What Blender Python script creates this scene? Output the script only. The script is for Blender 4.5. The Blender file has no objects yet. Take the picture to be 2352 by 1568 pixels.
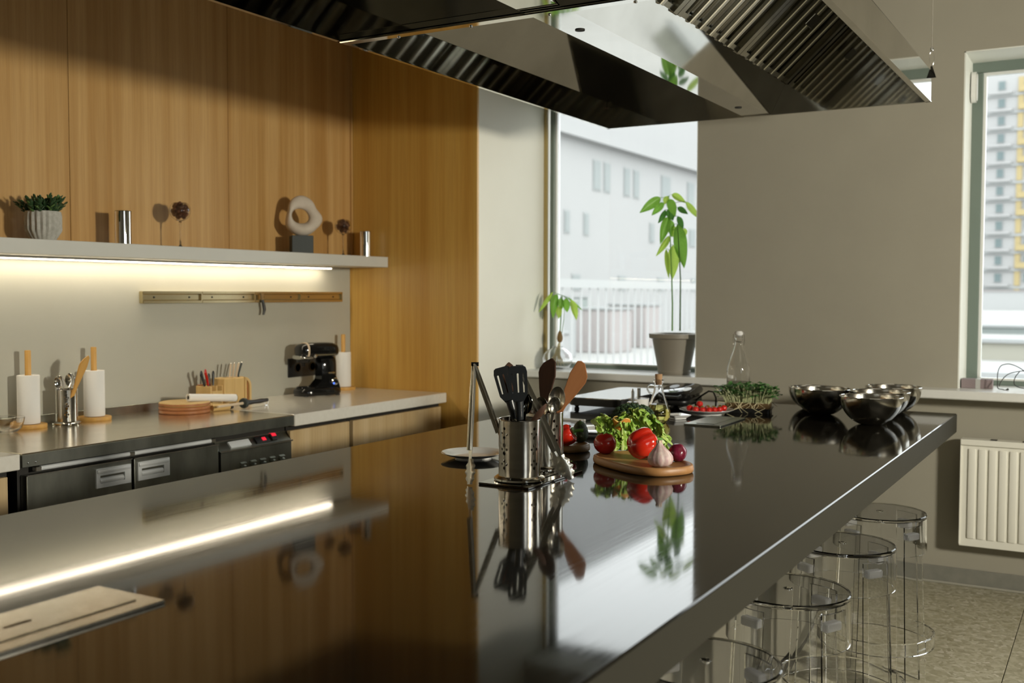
import bpy, bmesh, math, random
from mathutils import Matrix, Vector, noise
random.seed(7)
sc = bpy.context.scene
COL = sc.collection
R = math.radians
PI = math.pi

# ------------------------------------------------------------------ camera
CAM_H = 1.45
FPX = 2410.9
YAW, PITCH, ROLL = R(30.093), R(2.601), R(0.12)
_f = Vector((math.cos(YAW)*math.cos(PITCH), math.sin(YAW)*math.cos(PITCH), -math.sin(PITCH)))
_r0 = Vector((math.sin(YAW), -math.cos(YAW), 0))
_u0 = _r0.cross(_f)
_ri = math.cos(ROLL)*_r0 + math.sin(ROLL)*_u0
_up = -math.sin(ROLL)*_r0 + math.cos(ROLL)*_u0
CPOS = Vector((0, 0, CAM_H))
cd = bpy.data.cameras.new('camera')
cam = bpy.data.objects.new('camera', cd)
COL.objects.link(cam)
cd.sensor_width = 36.0
cd.sensor_fit = 'HORIZONTAL'
cd.lens = FPX/2352*36.0
cd.clip_start = 0.05
cd.clip_end = 2000
cam.matrix_world = Matrix(((_ri.x, _up.x, -_f.x, 0), (_ri.y, _up.y, -_f.y, 0), (_ri.z, _up.z, -_f.z, CAM_H), (0, 0, 0, 1)))
cd.dof.use_dof = True
cd.dof.focus_distance = 3.35
cd.dof.aperture_fstop = 3.2
sc.camera = cam

def ray(x, y): return _f + (x-1176)/FPX*_ri - (y-784)/FPX*_up
def at_z(x, y, z): r = ray(x, y); return CPOS + r*((z-CAM_H)/r.z)
def at_x(x, y, X): r = ray(x, y); return CPOS + r*(X/r.x)
def at_y(x, y, Y): r = ray(x, y); return CPOS + r*(Y/r.y)
def at_d(x, y, d): return CPOS + ray(x, y)*d      # d: distance along the view axis

# ------------------------------------------------------------------ world, exposure
w = bpy.data.worlds.new('overcast_sky')
sc.world = w
w.use_nodes = True
wn = w.node_tree.nodes
bg = wn['Background']
bg.inputs[0].default_value = (0.97, 0.985, 1.0, 1)
bg.inputs[1].default_value = 3.9
sc.view_settings.view_transform = 'Standard'
sc.view_settings.look = 'None'
sc.view_settings.gamma = 1.0
sc.view_settings.use_curve_mapping = False
sc.view_settings.exposure = 0.0
sc.cycles.max_bounces = 20
sc.cycles.transmission_bounces = 20
sc.cycles.transparent_max_bounces = 24
sc.cycles.glossy_bounces = 8
sc.cycles.diffuse_bounces = 5
sc.cycles.sample_clamp_indirect = 6.0
sc.cycles.blur_glossy = 0.6

def portal(loc, rot, sx, sy):
    l = bpy.data.lights.new('window_portal', 'AREA')
    l.shape = 'RECTANGLE'; l.size = sx; l.size_y = sy; l.energy = 1
    l.cycles.is_portal = True
    o = bpy.data.objects.new('window_portal', l)
    COL.objects.link(o); o.location = loc; o.rotation_euler = rot
    return o

# the one strong lamp of the room: a spotlight head on a stand behind the camera (its body is built with the furniture)
LAMP = Vector((2.6, -2.55, 1.86)); AIM = Vector((3.7, 4.06, 1.45))
sl_ = bpy.data.lights.new('stand_spotlight', 'SPOT')
sl_.energy = 730; sl_.color = (1.0, .94, .78); sl_.spot_size = R(136); sl_.spot_blend = 1.0; sl_.shadow_soft_size = .19
slo = bpy.data.objects.new('stand_spotlight', sl_); COL.objects.link(slo)
slo.location = LAMP; slo.rotation_euler = (AIM-LAMP).to_track_quat('-Z', 'Y').to_euler()

# ------------------------------------------------------------------ materials
MATS = {}
def mat(name, col=(.5,.5,.5), rough=.5, metal=0.0, ior=1.5, trans=0.0, emit=None, estr=0.0, coat=0.0, spec=None, alpha=None, sss=0.0):
    m = bpy.data.materials.new(name); m.use_nodes = True
    b = m.node_tree.nodes['Principled BSDF']
    b.inputs['Base Color'].default_value = (*col, 1)
    b.inputs['Roughness'].default_value = rough
    b.inputs['Metallic'].default_value = metal
    b.inputs['IOR'].default_value = ior
    b.inputs['Transmission Weight'].default_value = trans
    b.inputs['Coat Weight'].default_value = coat
    b.inputs['Coat Roughness'].default_value = 0.05
    if spec is not None: b.inputs['Specular IOR Level'].default_value = spec
    if sss: b.inputs['Subsurface Weight'].default_value = sss; b.inputs['Subsurface Scale'].default_value = .01
    if emit: b.inputs['Emission Color'].default_value = (*emit, 1); b.inputs['Emission Strength'].default_value = estr
    MATS[name] = m
    return m
def nd(m, t): return m.node_tree.nodes.new(t)
def lk(m, a, b): m.node_tree.links.new(a, b)
def bs(m): return m.node_tree.nodes['Principled BSDF']
def coords(m, scale=(1,1,1), kind='Object'):
    t = nd(m, 'ShaderNodeTexCoord'); mp = nd(m, 'ShaderNodeMapping')
    mp.inputs['Scale'].default_value = scale
    lk(m, t.outputs[kind], mp.inputs['Vector'])
    return mp.outputs['Vector']
def ramp(m, fac, stops):
    r = nd(m, 'ShaderNodeValToRGB'); e = r.color_ramp.elements
    while len(e) < len(stops): e.new(.5)
    for k, (p, c) in enumerate(stops): e[k].position = p; e[k].color = (*c, 1)
    lk(m, fac, r.inputs['Fac'])
    return r.outputs['Color']
def noise_tex(m, vec, scale, detail=4, rough=.55, dist=0.0):
    n = nd(m, 'ShaderNodeTexNoise'); n.inputs['Scale'].default_value = scale
    n.inputs['Detail'].default_value = detail; n.inputs['Roughness'].default_value = rough
    n.inputs['Distortion'].default_value = dist
    lk(m, vec, n.inputs['Vector']); return n.outputs['Fac']
def bump(m, fac, strength, dist=.001):
    b = nd(m, 'ShaderNodeBump'); b.inputs['Strength'].default_value = strength; b.inputs['Distance'].default_value = dist
    lk(m, fac, b.inputs['Height']); lk(m, b.outputs['Normal'], bs(m).inputs['Normal'])
def mottle(m, c1, c2, scale, stretch=(1,1,1), lo=.35, hi=.65, detail=5, kind='Object', bumpy=0, bdist=.001):
    v = coords(m, stretch, kind); n = noise_tex(m, v, scale, detail)
    lk(m, ramp(m, n, [(lo, c1), (hi, c2)]), bs(m).inputs['Base Color'])
    if bumpy: bump(m, n, bumpy, bdist)
    return m

def veneer(name, base, dark, light, stretch=(1, 1, .02), scale=14, rough=.42):
    """oak veneer: broad vertical staves with fine grain"""
    m = mat(name, base, rough)
    v = coords(m, stretch)
    broad = noise_tex(m, v, scale, 3, .5)
    fine = noise_tex(m, v, scale*9, 6, .7, .3)
    c1 = ramp(m, broad, [(.32, dark), (.5, base), (.68, light)])
    mx = nd(m, 'ShaderNodeMixRGB'); mx.blend_type = 'MULTIPLY'; mx.inputs['Fac'].default_value = .55
    lk(m, c1, mx.inputs['Color1'])
    lk(m, ramp(m, fine, [(.3, (.72,.66,.58)), (.6, (1,1,1))]), mx.inputs['Color2'])
    lk(m, mx.outputs['Color'], bs(m).inputs['Base Color'])
    return m
veneer('oak_veneer', (.54,.32,.115), (.46,.25,.075), (.62,.39,.16))
veneer('return_veneer', (.60,.345,.075), (.52,.275,.05), (.66,.41,.105))
veneer('cabinet_oak', (.56,.41,.22), (.48,.33,.16), (.62,.47,.27))
mottle(mat('taupe_paint', rough=.85), (.345,.325,.268), (.36,.34,.28), 3)
mottle(mat('cream_paint', rough=.8), (.80,.785,.70), (.82,.805,.72), 3)
mottle(mat('backsplash_paint', rough=.55), (.42,.412,.35), (.44,.432,.37), 3)
mottle(mat('ceiling_paint', rough=.9), (.46,.44,.40), (.48,.46,.42), 2)
mottle(mat('white_lacquer', rough=.35), (.62,.615,.59), (.64,.635,.61), 4)
mottle(mat('shelf_lacquer', rough=.45), (.60,.60,.56), (.62,.62,.58), 4)
mottle(mat('white_quartz', rough=.12), (.70,.67,.60), (.74,.71,.64), 40)
mottle(mat('sill_stone', rough=.25), (.74,.745,.73), (.78,.785,.77), 10)
mottle(mat('reveal_paint', rough=.7), (.76,.78,.74), (.78,.80,.76), 5)
mottle(mat('grey_baseboard', rough=.5), (.20,.20,.175), (.23,.225,.195), 20)
mat('dark_gap', (.015,.013,.01), .7)
mat('frame_grey_green', (.17,.215,.19), .4)
mat('frame_white', (.8,.82,.82), .35)
mat('frame_pale', (.62,.68,.68), .4)
mat('golden_trim', (.42,.31,.11), .5)

# island top: dark polished stone with faint speckle
m = mat('island_stone', (.03,.027,.02), .055, ior=1.42)
v = coords(m, (1,1,1))
n = noise_tex(m, v, 260, 2)
lk(m, ramp(m, n, [(.50, (.008,.007,.005)), (.72, (.018,.016,.012)), (.80, (.10,.095,.08))]), bs(m).inputs['Base Color'])
v2 = coords(m, (1.5, 60, 1))
n2 = noise_tex(m, v2, 3.0, 5, .6)
mr = nd(m, 'ShaderNodeMapRange'); mr.inputs[1].default_value = .3; mr.inputs[2].default_value = .75; mr.inputs[3].default_value = .035; mr.inputs[4].default_value = .085
lk(m, n2, mr.inputs[0]); lk(m, mr.outputs[0], bs(m).inputs['Roughness'])
mat('island_body', (.15,.14,.11), .5)
mat('honed_stone', (.026,.024,.017), .6, spec=.18)
mat('steel_edge_strip', (.75,.73,.68), .25, 1.0)

# terrazzo floor
m = mat('terrazzo', (.3,.28,.2), .35)
v = coords(m, (1,1,1), 'Object')
vo = nd(m, 'ShaderNodeTexVoronoi'); vo.inputs['Scale'].default_value = 58; vo.inputs['Randomness'].default_value = 1
nz = noise_tex(m, v, 22, 8, .7)
ad = nd(m, 'ShaderNodeVectorMath'); ad.operation = 'ADD'
sc3 = nd(m, 'ShaderNodeVectorMath'); sc3.operation = 'SCALE'; sc3.inputs['Scale'].default_value = .07
nt = nd(m, 'ShaderNodeTexNoise'); nt.inputs['Scale'].default_value = 14; lk(m, v, nt.inputs['Vector'])
lk(m, nt.outputs['Color'], sc3.inputs[0]); lk(m, v, ad.inputs[0]); lk(m, sc3.outputs[0], ad.inputs[1])
lk(m, ad.outputs[0], vo.inputs['Vector'])
sp = nd(m, 'ShaderNodeSeparateColor'); lk(m, vo.outputs['Color'], sp.inputs[0])
chips = ramp(m, sp.outputs[0], [(.0, (.21,.19,.11)), (.35, (.34,.315,.215)), (.75, (.45,.425,.325)), (.93, (.56,.53,.44)), (1, (.65,.6,.53))])
mx = nd(m, 'ShaderNodeMixRGB'); mx.inputs['Fac'].default_value = .45
lk(m, chips, mx.inputs['Color1']); lk(m, ramp(m, nz, [(.3, (.26,.235,.15)), (.7, (.46,.43,.33))]), mx.inputs['Color2'])
lk(m, mx.outputs['Color'], bs(m).inputs['Base Color'])

# metals
mottle(mat('polished_steel', (.62,.60,.55), .06, 1.0), (.56,.545,.50), (.63,.615,.57), 6, bumpy=0)
mottle(mat('hood_steel', (.6,.58,.53), .05, 1.0), (.50,.485,.445), (.60,.585,.545), 3)
mottle(mat('hood_filter_steel', (.5,.48,.42), .22, 1.0), (.36,.345,.29), (.46,.44,.38), 8)
mat('filter_bright_steel', (.72,.70,.64), .2, 1.0)
m = mottle(mat('brushed_steel', (.6,.57,.5), .22, 1.0), (.50,.48,.42), (.62,.60,.54), 30, (1,1,.06))
m = mottle(mat('holder_steel', (.6,.57,.5), .17, 1.0), (.52,.49,.43), (.62,.59,.53), 40, (.08,.08,1))
m = mottle(mat('fridge_steel', (.3,.3,.26), .33, 1.0), (.26,.27,.235), (.46,.47,.42), 9, (1,1,.35), .3, .75)
mottle(mat('fridge_top_steel', (.6,.56,.48), .2, 1.0), (.76,.70,.59), (.84,.78,.66), 12)
mat('chrome', (.8,.8,.8), .03, 1.0)
mat('dark_chrome', (.12,.12,.11), .05, 1.0)
mat('silver_plastic', (.68,.70,.71), .38, .15)
mat('rail_brass', (.62,.52,.32), .25, 1.0)
mat('black_plastic', (.012,.012,.012), .35)
mat('black_gloss', (.008,.008,.008), .08)
mat('black_nylon', (.016,.018,.02), .32)
mat('rubber_black', (.02,.02,.02), .7)
mat('red_light', (.6,.01,.03), .3, emit=(1,.03,.06), estr=.7)
mat('blue_light', (.05,.1,.8), .3, emit=(.1,.25,1), estr=1.2)
# ceramics, paper, plastics
mat('white_ceramic', (.74,.74,.73), .1, coat=.3)
mat('white_paper', (.80,.79,.77), .9)
mat('concrete_grey', (.44,.43,.385), .85)
mottle(mat('pot_concrete', (.45,.44,.4), .85), (.40,.39,.345), (.50,.49,.45), 60, bumpy=.2)
mat('taupe_plastic', (.26,.235,.195), .45)
mottle(mat('sculpture_stone', (.6,.5,.4), .75), (.58,.50,.41), (.66,.58,.49), 18)
mat('slate_block', (.03,.038,.036), .55)
mat('radiator_enamel', (.84,.83,.76), .35)
# woods
def wood(name, c1, c2, sc_=8, stretch=(1,1,.08), rough=.45):
    m = mat(name, c1, rough); return mottle(m, c1, c2, sc_, stretch, .35, .65, 6)
wood('oak_board', (.30,.14,.048), (.42,.215,.08), 12, (.12,1,1))
wood('olive_board', (.20,.115,.045), (.27,.16,.07), 9, (1,.12,1))
wood('bamboo', (.60,.40,.15), (.68,.47,.20), 30, (1,1,.05))
wood('bamboo_red', (.36,.13,.045), (.42,.17,.06), 30, (1,1,.3))
wood('walnut_utensil', (.055,.022,.010), (.085,.035,.016), 20, (1,1,.08), .75)
wood('cherry_utensil', (.36,.145,.055), (.46,.20,.08), 20, (1,1,.08))
wood('towel_wood', (.56,.30,.07), (.64,.37,.10), 30, (1,1,.05))
mat('cork', (.42,.25,.13), .9)
# glass
mat('clear_glass', (1,1,1), 0.0, ior=1.45, trans=1.0)
mat('stool_polycarbonate', (.975,.98,.985), 0.0, ior=1.38, trans=1.0)
mat('glint_polycarbonate', (.93,.93,.95), .3, ior=1.3, trans=.35)  # clear stool gussets, whitened so the colour carries their bright glints
mat('olive_oil', (.80,.74,.22), 0.0, ior=1.4, trans=1.0)
mat('water', (.96,.97,.90), 0.0, ior=1.33, trans=1.0)
m = mat('window_glass', (1,1,1), 0.0)
tr = nd(m, 'ShaderNodeBsdfTransparent'); tr.inputs[0].default_value = (.95,.97,.96,1)
gl = nd(m, 'ShaderNodeBsdfGlossy'); gl.inputs['Roughness'].default_value = 0.0
fr = nd(m, 'ShaderNodeFresnel'); fr.inputs['IOR'].default_value = 1.35
mxs = nd(m, 'ShaderNodeMixShader'); lk(m, fr.outputs[0], mxs.inputs[0]); lk(m, tr.outputs[0], mxs.inputs[1]); lk(m, gl.outputs[0], mxs.inputs[2])
lk(m, mxs.outputs[0], m.node_tree.nodes['Material Output'].inputs['Surface'])
# lights
mat('led_diffuser', (1,1,1), .5, emit=(1.0,.87,.66), estr=17.5)
mat('lamp_disc', (1,1,1), .5, emit=(1.0,.90,.76), estr=8.0)
# food
mottle(mat('pepper_red', (.5,.015,.01), .12, coat=.5), (.42,.008,.008), (.62,.03,.01), 6)
mottle(mat('tomato_red', (.42,.02,.015), .18), (.34,.012,.012), (.50,.035,.018), 5)
mat('cherry_tomato_red', (.52,.02,.015), .15)
mottle(mat('onion_red', (.16,.012,.03), .22), (.11,.008,.02), (.24,.02,.055), 30, (1,1,.15))
m = mottle(mat('garlic_skin', (.55,.4,.38), .5, sss=.1), (.62,.52,.48), (.46,.25,.28), 55, (1,1,.03), .38, .66)
mat('garlic_neck', (.62,.5,.36), .7)
mottle(mat('lettuce_green', (.22,.42,.05), .4, sss=.15), (.19,.36,.035), (.42,.56,.13), 16)
mat('lettuce_rib', (.52,.62,.24), .4)
mottle(mat('broccoli_green', (.02,.05,.015), .7), (.012,.035,.014), (.035,.075,.025), 60)
mat('broccoli_stalk', (.12,.2,.05), .6)
mottle(mat('avocado_skin', (.012,.03,.01), .4), (.006,.014,.006), (.035,.07,.02), 160, bumpy=.8, bdist=.003)
mat('stem_green', (.10,.25,.03), .4)
mat('squash_orange', (.62,.24,.04), .4)
mat('squash_rim', (.75,.52,.15), .4)
mat('peppercorn', (.05,.03,.02), .6)
def leafmat(name, c1, c2):
    m = mottle(mat(name, c1, .38), c1, c2, 20)
    b = bs(m); b.inputs['Transmission Weight'].default_value = 0
    t = nd(m, 'ShaderNodeBsdfTranslucent'); t.inputs[0].default_value = (*[min(1, x*1.7) for x in c2], 1)
    mm = nd(m, 'ShaderNodeMixShader'); mm.inputs[0].default_value = .45
    lk(m, b.outputs[0], mm.inputs[1]); lk(m, t.outputs[0], mm.inputs[2])
    lk(m, mm.outputs[0], m.node_tree.nodes['Material Output'].inputs['Surface'])
    return m
leafmat('leaf_green', (.10,.24,.025), (.17,.34,.05))
leafmat('leaf_light', (.26,.40,.05), (.36,.50,.09))
leafmat('leaf_dark', (.03,.11,.02), (.06,.16,.03))
mat('succulent_green', (.03,.07,.025), .4)
mat('succulent_light', (.10,.18,.05), .4)
mat('sprout_leaf', (.05,.165,.03), .45)
mat('sprout_leaf_light', (.13,.30,.10), .4)
mat('sprout_stem', (.50,.53,.30), .5)
mat('soil', (.10,.06,.02), .9)
mat('seed_brown', (.22,.13,.04), .6)
mat('root_cream', (.62,.55,.34), .6)
mat('nut_brown', (.16,.06,.025), .45)
# outdoors
mottle(mat('facade_white', (.34,.34,.34), .9), (.335,.335,.335), (.345,.345,.345), .2)
mat('facade_pale', (.31,.32,.32), .9)
mat('facade_glass_hazed', (.24,.262,.262), .7)  # pale tone paints the haze and glare over the panes
mat('facade_glass_dark', (.125,.165,.17), .7)
mat('facade_yellow', (.36,.29,.15), .9)
mat('fence_white', (.35,.355,.355), .7)
mat('ground_concrete', (.33,.33,.32), .95)
mat('ground_olive', (.25,.255,.22), .95)
mat('kerb_beige', (.34,.33,.28), .95)
mat('barrier_green', (.26,.29,.28), .8)
mat('barrier_red', (.34,.31,.305), .8)
mat('purple_card', (.25,.20,.21), .8)
mat('tape_clear', (.46,.46,.45), .3)
mat('cable_black', (.02,.02,.02), .5)

# ------------------------------------------------------------------ mesh helpers
class MB:
    def __init__(s): s.bm = bmesh.new()
    def box(s, x0, x1, y0, y1, z0, z1, bev=0.0, seg=1):
        M = Matrix.Translation(((x0+x1)/2, (y0+y1)/2, (z0+z1)/2)) @ Matrix.Diagonal((abs(x1-x0), abs(y1-y0), abs(z1-z0), 1))
        g = bmesh.ops.create_cube(s.bm, size=1, matrix=M)
        if bev:
            ed = {e for v in g['verts'] for e in v.link_edges}
            bmesh.ops.bevel(s.bm, geom=list(ed), offset=bev, segments=seg, affect='EDGES', profile=.5)
        return s
    def lathe(s, prof, seg=32, c=(0,0,0), fn=None, closed=False):
        """prof: (r, z) pairs; r == 0 makes a pole; fn(theta, k) scales the radius; closed joins the last ring to the first"""
        rings = []
        for k, (r, z) in enumerate(prof):
            if r <= 1e-6: rings.append([s.bm.verts.new((c[0], c[1], c[2]+z))]); continue
            ring = []
            for i in range(seg):
                t = 2*PI*i/seg; q = r*(fn(t, k) if fn else 1)
                ring.append(s.bm.verts.new((c[0]+q*math.cos(t), c[1]+q*math.sin(t), c[2]+z)))
            rings.append(ring)
        pairs = list(zip(rings[:-1], rings[1:]))
        if closed: pairs.append((rings[-1], rings[0]))
        for a, b in pairs:
            for i in range(seg):
                j = (i+1) % seg
                if len(a) == 1 and len(b) == 1: continue
                if len(a) == 1: s.bm.faces.new((a[0], b[j], b[i]))
                elif len(b) == 1: s.bm.faces.new((a[i], a[j], b[0]))
                else: s.bm.faces.new((a[i], a[j], b[j], b[i]))
        return s
    def tube(s, pts, rad, seg=8, caps=True):
        """round bar along points; rad a number or a list"""
        pts = [Vector(p) for p in pts]; n = len(pts)
        rr = rad if isinstance(rad, (list, tuple)) else [rad]*n
        prev = None; rings = []
        for k, p in enumerate(pts):
            t = (pts[min(k+1, n-1)] - pts[max(k-1, 0)]).normalized()
            if prev is None:
                a = Vector((0,0,1)) if abs(t.z) < .9 else Vector((1,0,0))
                x = t.cross(a).normalized()
            else:
                x = (prev - t*prev.dot(t)).normalized()
            y = t.cross(x); prev = x
            rings.append([s.bm.verts.new(p + rr[k]*(math.cos(2*PI*i/seg)*x + math.sin(2*PI*i/seg)*y)) for i in range(seg)])
        for a, b in zip(rings[:-1], rings[1:]):
            for i in range(seg): s.bm.faces.new((a[i], a[(i+1) % seg], b[(i+1) % seg], b[i]))
        if caps:
            s.bm.faces.new(rings[0][::-1]); s.bm.faces.new(rings[-1])
        return s
    def prism(s, poly, h0, h1, axis='z', holes=None):
        """extrude a 2D polygon; axis says which coordinate runs from h0 to h1; holes are cut through"""
        def P(u, v, h): return {'z': (u, v, h), 'y': (u, h, v), 'x': (h, u, v)}[axis]
        loops = [poly] + (holes or [])
        for h, flip in ((h0, True), (h1, False)):
            es = []
            for lp in loops:
                vs = [s.bm.verts.new(P(u, v, h)) for u, v in lp]
                es += [s.bm.edges.new((vs[i], vs[(i+1) % len(vs)])) for i in range(len(vs))]
            if holes: bmesh.ops.triangle_fill(s.bm, edges=es, use_beauty=True)
            else:
                vs = [e.verts[0] for e in es]
                try: s.bm.faces.new([s_ for s_ in vs])
                except ValueError: pass
        s.bm.verts.ensure_lookup_table()
        # side walls
        for lp in loops:
            a = [s.bm.verts.new(P(u, v, h0)) for u, v in lp]; b = [s.bm.verts.new(P(u, v, h1)) for u, v in lp]
            for i in range(len(lp)):
                j = (i+1) % len(lp); s.bm.faces.new((a[i], a[j], b[j], b[i]))
        bmesh.ops.remove_doubles(s.bm, verts=s.bm.verts, dist=1e-6)
        bmesh.ops.recalc_face_normals(s.bm, faces=s.bm.faces)
        return s
    def ball(s, c, r, sub=2, scale=(1,1,1)):
        M = Matrix.Translation(c) @ Matrix.Diagonal((scale[0], scale[1], scale[2], 1))
        bmesh.ops.create_icosphere(s.bm, subdivisions=sub, radius=r, matrix=M); return s
    def torus(s, c, R_, r, seg=40, ss=10, axis='z'):
        for_ring = []
        for i in range(seg):
            t = 2*PI*i/seg; ring = []
            for k in range(ss):
                q = 2*PI*k/ss; rr = R_ + r*math.cos(q); z = r*math.sin(q)
                p = (rr*math.cos(t), rr*math.sin(t), z)
                if axis == 'y': p = (p[0], p[2], p[1])
                if axis == 'x': p = (p[2], p[0], p[1])
                ring.append(s.bm.verts.new((c[0]+p[0], c[1]+p[1], c[2]+p[2])))
            for_ring.append(ring)
        for i in range(seg):
            a, b = for_ring[i], for_ring[(i+1) % seg]
            for k in range(ss): s.bm.faces.new((a[k], b[k], b[(k+1) % ss], a[(k+1) % ss]))
        return s
    def grid(s, f, nu, nv):
        V = [[s.bm.verts.new(f(i/nu, j/nv)) for j in range(nv+1)] for i in range(nu+1)]
        for i in range(nu):
            for j in range(nv): s.bm.faces.new((V[i][j], V[i+1][j], V[i+1][j+1], V[i][j+1]))
        return s
    def quad(s, a, b, c, d): s.bm.faces.new([s.bm.verts.new(p) for p in (a, b, c, d)]); return s
    def xf(s, M): s.bm.transform(M); return s
    def mesh(s, name, smooth=True, angle=38, fix=True):
        if fix: bmesh.ops.recalc_face_normals(s.bm, faces=s.bm.faces)
        me = bpy.data.meshes.new(name); s.bm.to_mesh(me); s.bm.free()
        if smooth:
            for p in me.polygons: p.use_smooth = True
            me.set_sharp_from_angle(angle=R(angle))
        return me
def obj(name, mb, m, parent=None, smooth=True, angle=38, loc=None, rot=None, kind=None, label=None, fix=True):
    me = mb.mesh(name, smooth, angle, fix) if isinstance(mb, MB) else mb
    o = bpy.data.objects.new(name, me); COL.objects.link(o)
    if m is not None and not me.materials: me.materials.append(MATS[m] if isinstance(m, str) else m)
    if parent is not None: o.parent = parent
    if loc is not None: o.location = loc
    if rot is not None: o.rotation_euler = rot
    if kind: o['kind'] = kind
    if label: o['label'] = label
    return o
def tag(o, label, cat, group=None):
    o['label'] = label; o['category'] = cat
    if group: o['group'] = group
    return o
def thing(name, label, cat, loc=(0,0,0), rotz=0.0, group=None, matrix=None):
    o = bpy.data.objects.new(name, None); COL.objects.link(o); o.empty_display_size = .05
    if matrix is not None: o.matrix_world = matrix
    else: o.location = loc; o.rotation_euler = (0, 0, rotz)
    return tag(o, label, cat, group)
def struct(name, mb=None, m=None, parent=None, smooth=False):
    if mb is None:
        o = bpy.data.objects.new(name, None); COL.objects.link(o); o.empty_display_size = .1
    else: o = obj(name, mb, m, parent, smooth)
    if parent is None: o['kind'] = 'structure'
    return o
def copy_tree(o, loc=None, rotz=None, label=None, parent=None):
    c = o.copy(); COL.objects.link(c)
    if parent is not None: c.parent = parent
    if loc is not None: c.location = loc
    if rotz is not None: c.rotation_euler = (0, 0, rotz)
    if label: c['label'] = label
    for ch in o.children: copy_tree(ch, parent=c)
    return c
def frame(A, B, n):
    """matrix with origin A, local z towards B and local y as close as possible to n"""
    A, B, n = Vector(A), Vector(B), Vector(n)
    z = (B-A).normalized(); y = (n - z*n.dot(z)).normalized(); x = y.cross(z)
    return Matrix(((x.x, y.x, z.x, A.x), (x.y, y.y, z.y, A.y), (x.z, y.z, z.z, A.z), (0,0,0,1)))
def rounded(w, h, r, n=5, cx=0, cy=0):
    p = []
    for sx, sy, a0 in ((1,1,0), (-1,1,90), (-1,-1,180), (1,-1,270)):
        for k in range(n+1):
            a = R(a0 + 90*k/n); p.append((cx+sx*(w/2-r)+r*math.cos(a), cy+sy*(h/2-r)+r*math.sin(a)))
    return p
def ellipse(a, b, n=24, cx=0, cy=0, pw=2.0):
    def sg(x): return math.copysign(abs(x)**(2/pw), x)
    return [(cx+a*sg(math.cos(2*PI*k/n)), cy+b*sg(math.sin(2*PI*k/n))) for k in range(n)]
TOCAM = -_f
# ================================================================== the setting
WY = 4.06            # back wall
PX = 5.037           # face of the timber-clad pier
WX = 5.62            # inner face of the window wall
FX = 5.90            # window frames
CT = 0.88            # back counter height
IT = 0.90            # island height
SILL = .985
ZC = 3.3             # ceiling
Y0, X0 = -3.3, -2.2  # wall behind the camera, wall to its side
RY = 3.165           # side of the pier beside the window
W1 = (2.06, RY)      # window openings along the window wall
W2 = (-.78, .693)
ZW = 2.642

# floor: slab with one mesh per tile
fl = struct('floor', MB().box(X0-.2, 6.0, Y0-.2, WY+.2, -.2, -.012), 'dark_gap')
TS = .80
tile_me = None
ys = [0.352 + TS*k for k in range(-5, 6)]
xs = [5.02 - TS*k for k in range(-1, 10)]
for yy in ys:
    for xx in xs:
        a, b = max(xx-TS, X0), min(xx, WX); c_, d = max(yy-TS, Y0), min(yy, WY)
        if b-a < .02 or d-c_ < .02: continue
        g = .0015
        if abs(b-a-TS) < 1e-4 and abs(d-c_-TS) < 1e-4:
            if tile_me is None:
                tile_me = MB().box(g, TS-g, g, TS-g, -.012, 0, .0012).mesh('tile', False)
            t = obj('tile', tile_me, 'terrazzo', fl, loc=(a, c_, 0))
        else:
            t = obj('tile', MB().box(g, b-a-g, g, d-c_-g, -.012, 0, .0012), 'terrazzo', fl, False, loc=(a, c_, 0))
struct('ceiling', MB().box(X0-.2, 6.0, Y0-.2, WY+.3, ZC, ZC+.2), 'ceiling_paint')

# back wall: painted backsplash with veneer panels above the shelf
wb = struct('wall_back', MB().box(X0-.2, 6.0, WY, WY+.2, 0, ZC), 'backsplash_paint')
SZ0, SZ1 = at_x(891.6, 613.9, PX).z, at_x(891.6, 590.2, PX).z       # shelf bottom and top
SY = at_x(891.6, 600, PX).y
seams = [PX-.002, at_y(520, 400, WY).x, at_y(155, 400, WY).x]
pw = seams[1]-seams[2]
while seams[-1] > X0: seams.append(max(seams[-1]-pw, X0))
for b, a in zip(seams[:-1], seams[1:]):
    if b-a > .05: obj('veneer_panel', MB().box(a+.0012, b-.0012, WY-.016, WY, SZ1-.01, ZC, .0012), 'oak_veneer', wb, False)
# slim edge strip where the panels meet the pier
obj('edge_strip', MB().box(PX-.016, PX-.004, WY-.03, WY-.014, SZ1, ZC), 'oak_veneer', wb, False)
# pier: timber face towards the room, painted side towards the window
pier = struct('wall_pier', MB().prism([(PX+.018, RY-.012), (WX, RY), (FX+.1, RY+.012), (FX+.1, WY+.05), (PX+.018, WY+.05)], 0, ZC), 'cream_paint')
ey = at_x(1096, 700, PX).y
obj('veneer_panel', MB().box(PX, PX+.018, ey, WY, 0, ZC, .0015), 'return_veneer', pier, False)
# window wall, cut by two openings
mb = MB()
OX = FX+.1
mb.box(WX, OX, Y0-.2, W2[0], 0, ZC)
mb.box(WX, OX, W2[0], W2[1], 0, SILL-.045); mb.box(WX, OX, W2[0], W2[1], ZW, ZC)
mb.box(WX, OX, W2[1], W1[0], 0, ZC)
mb.box(WX, OX, W1[0], W1[1], 0, SILL-.045); mb.box(WX, OX, W1[0], W1[1]+.02, ZW, ZC)
wr = struct('wall_right', mb, 'taupe_paint')
for y0, y1 in (W1, W2):       # pale linings of the openings
    for a in ((y0-.001, y0+.006, SILL, ZW), (y1-.006, y1+.001, SILL, ZW), (y0, y1, ZW-.006, ZW+.001)):
        if y0 == W1[0] and a[0] > 3: continue
        obj('window_reveal', MB().box(WX+.001, FX, a[0], a[1], a[2], a[3]), 'reveal_paint', wr, False)
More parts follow.
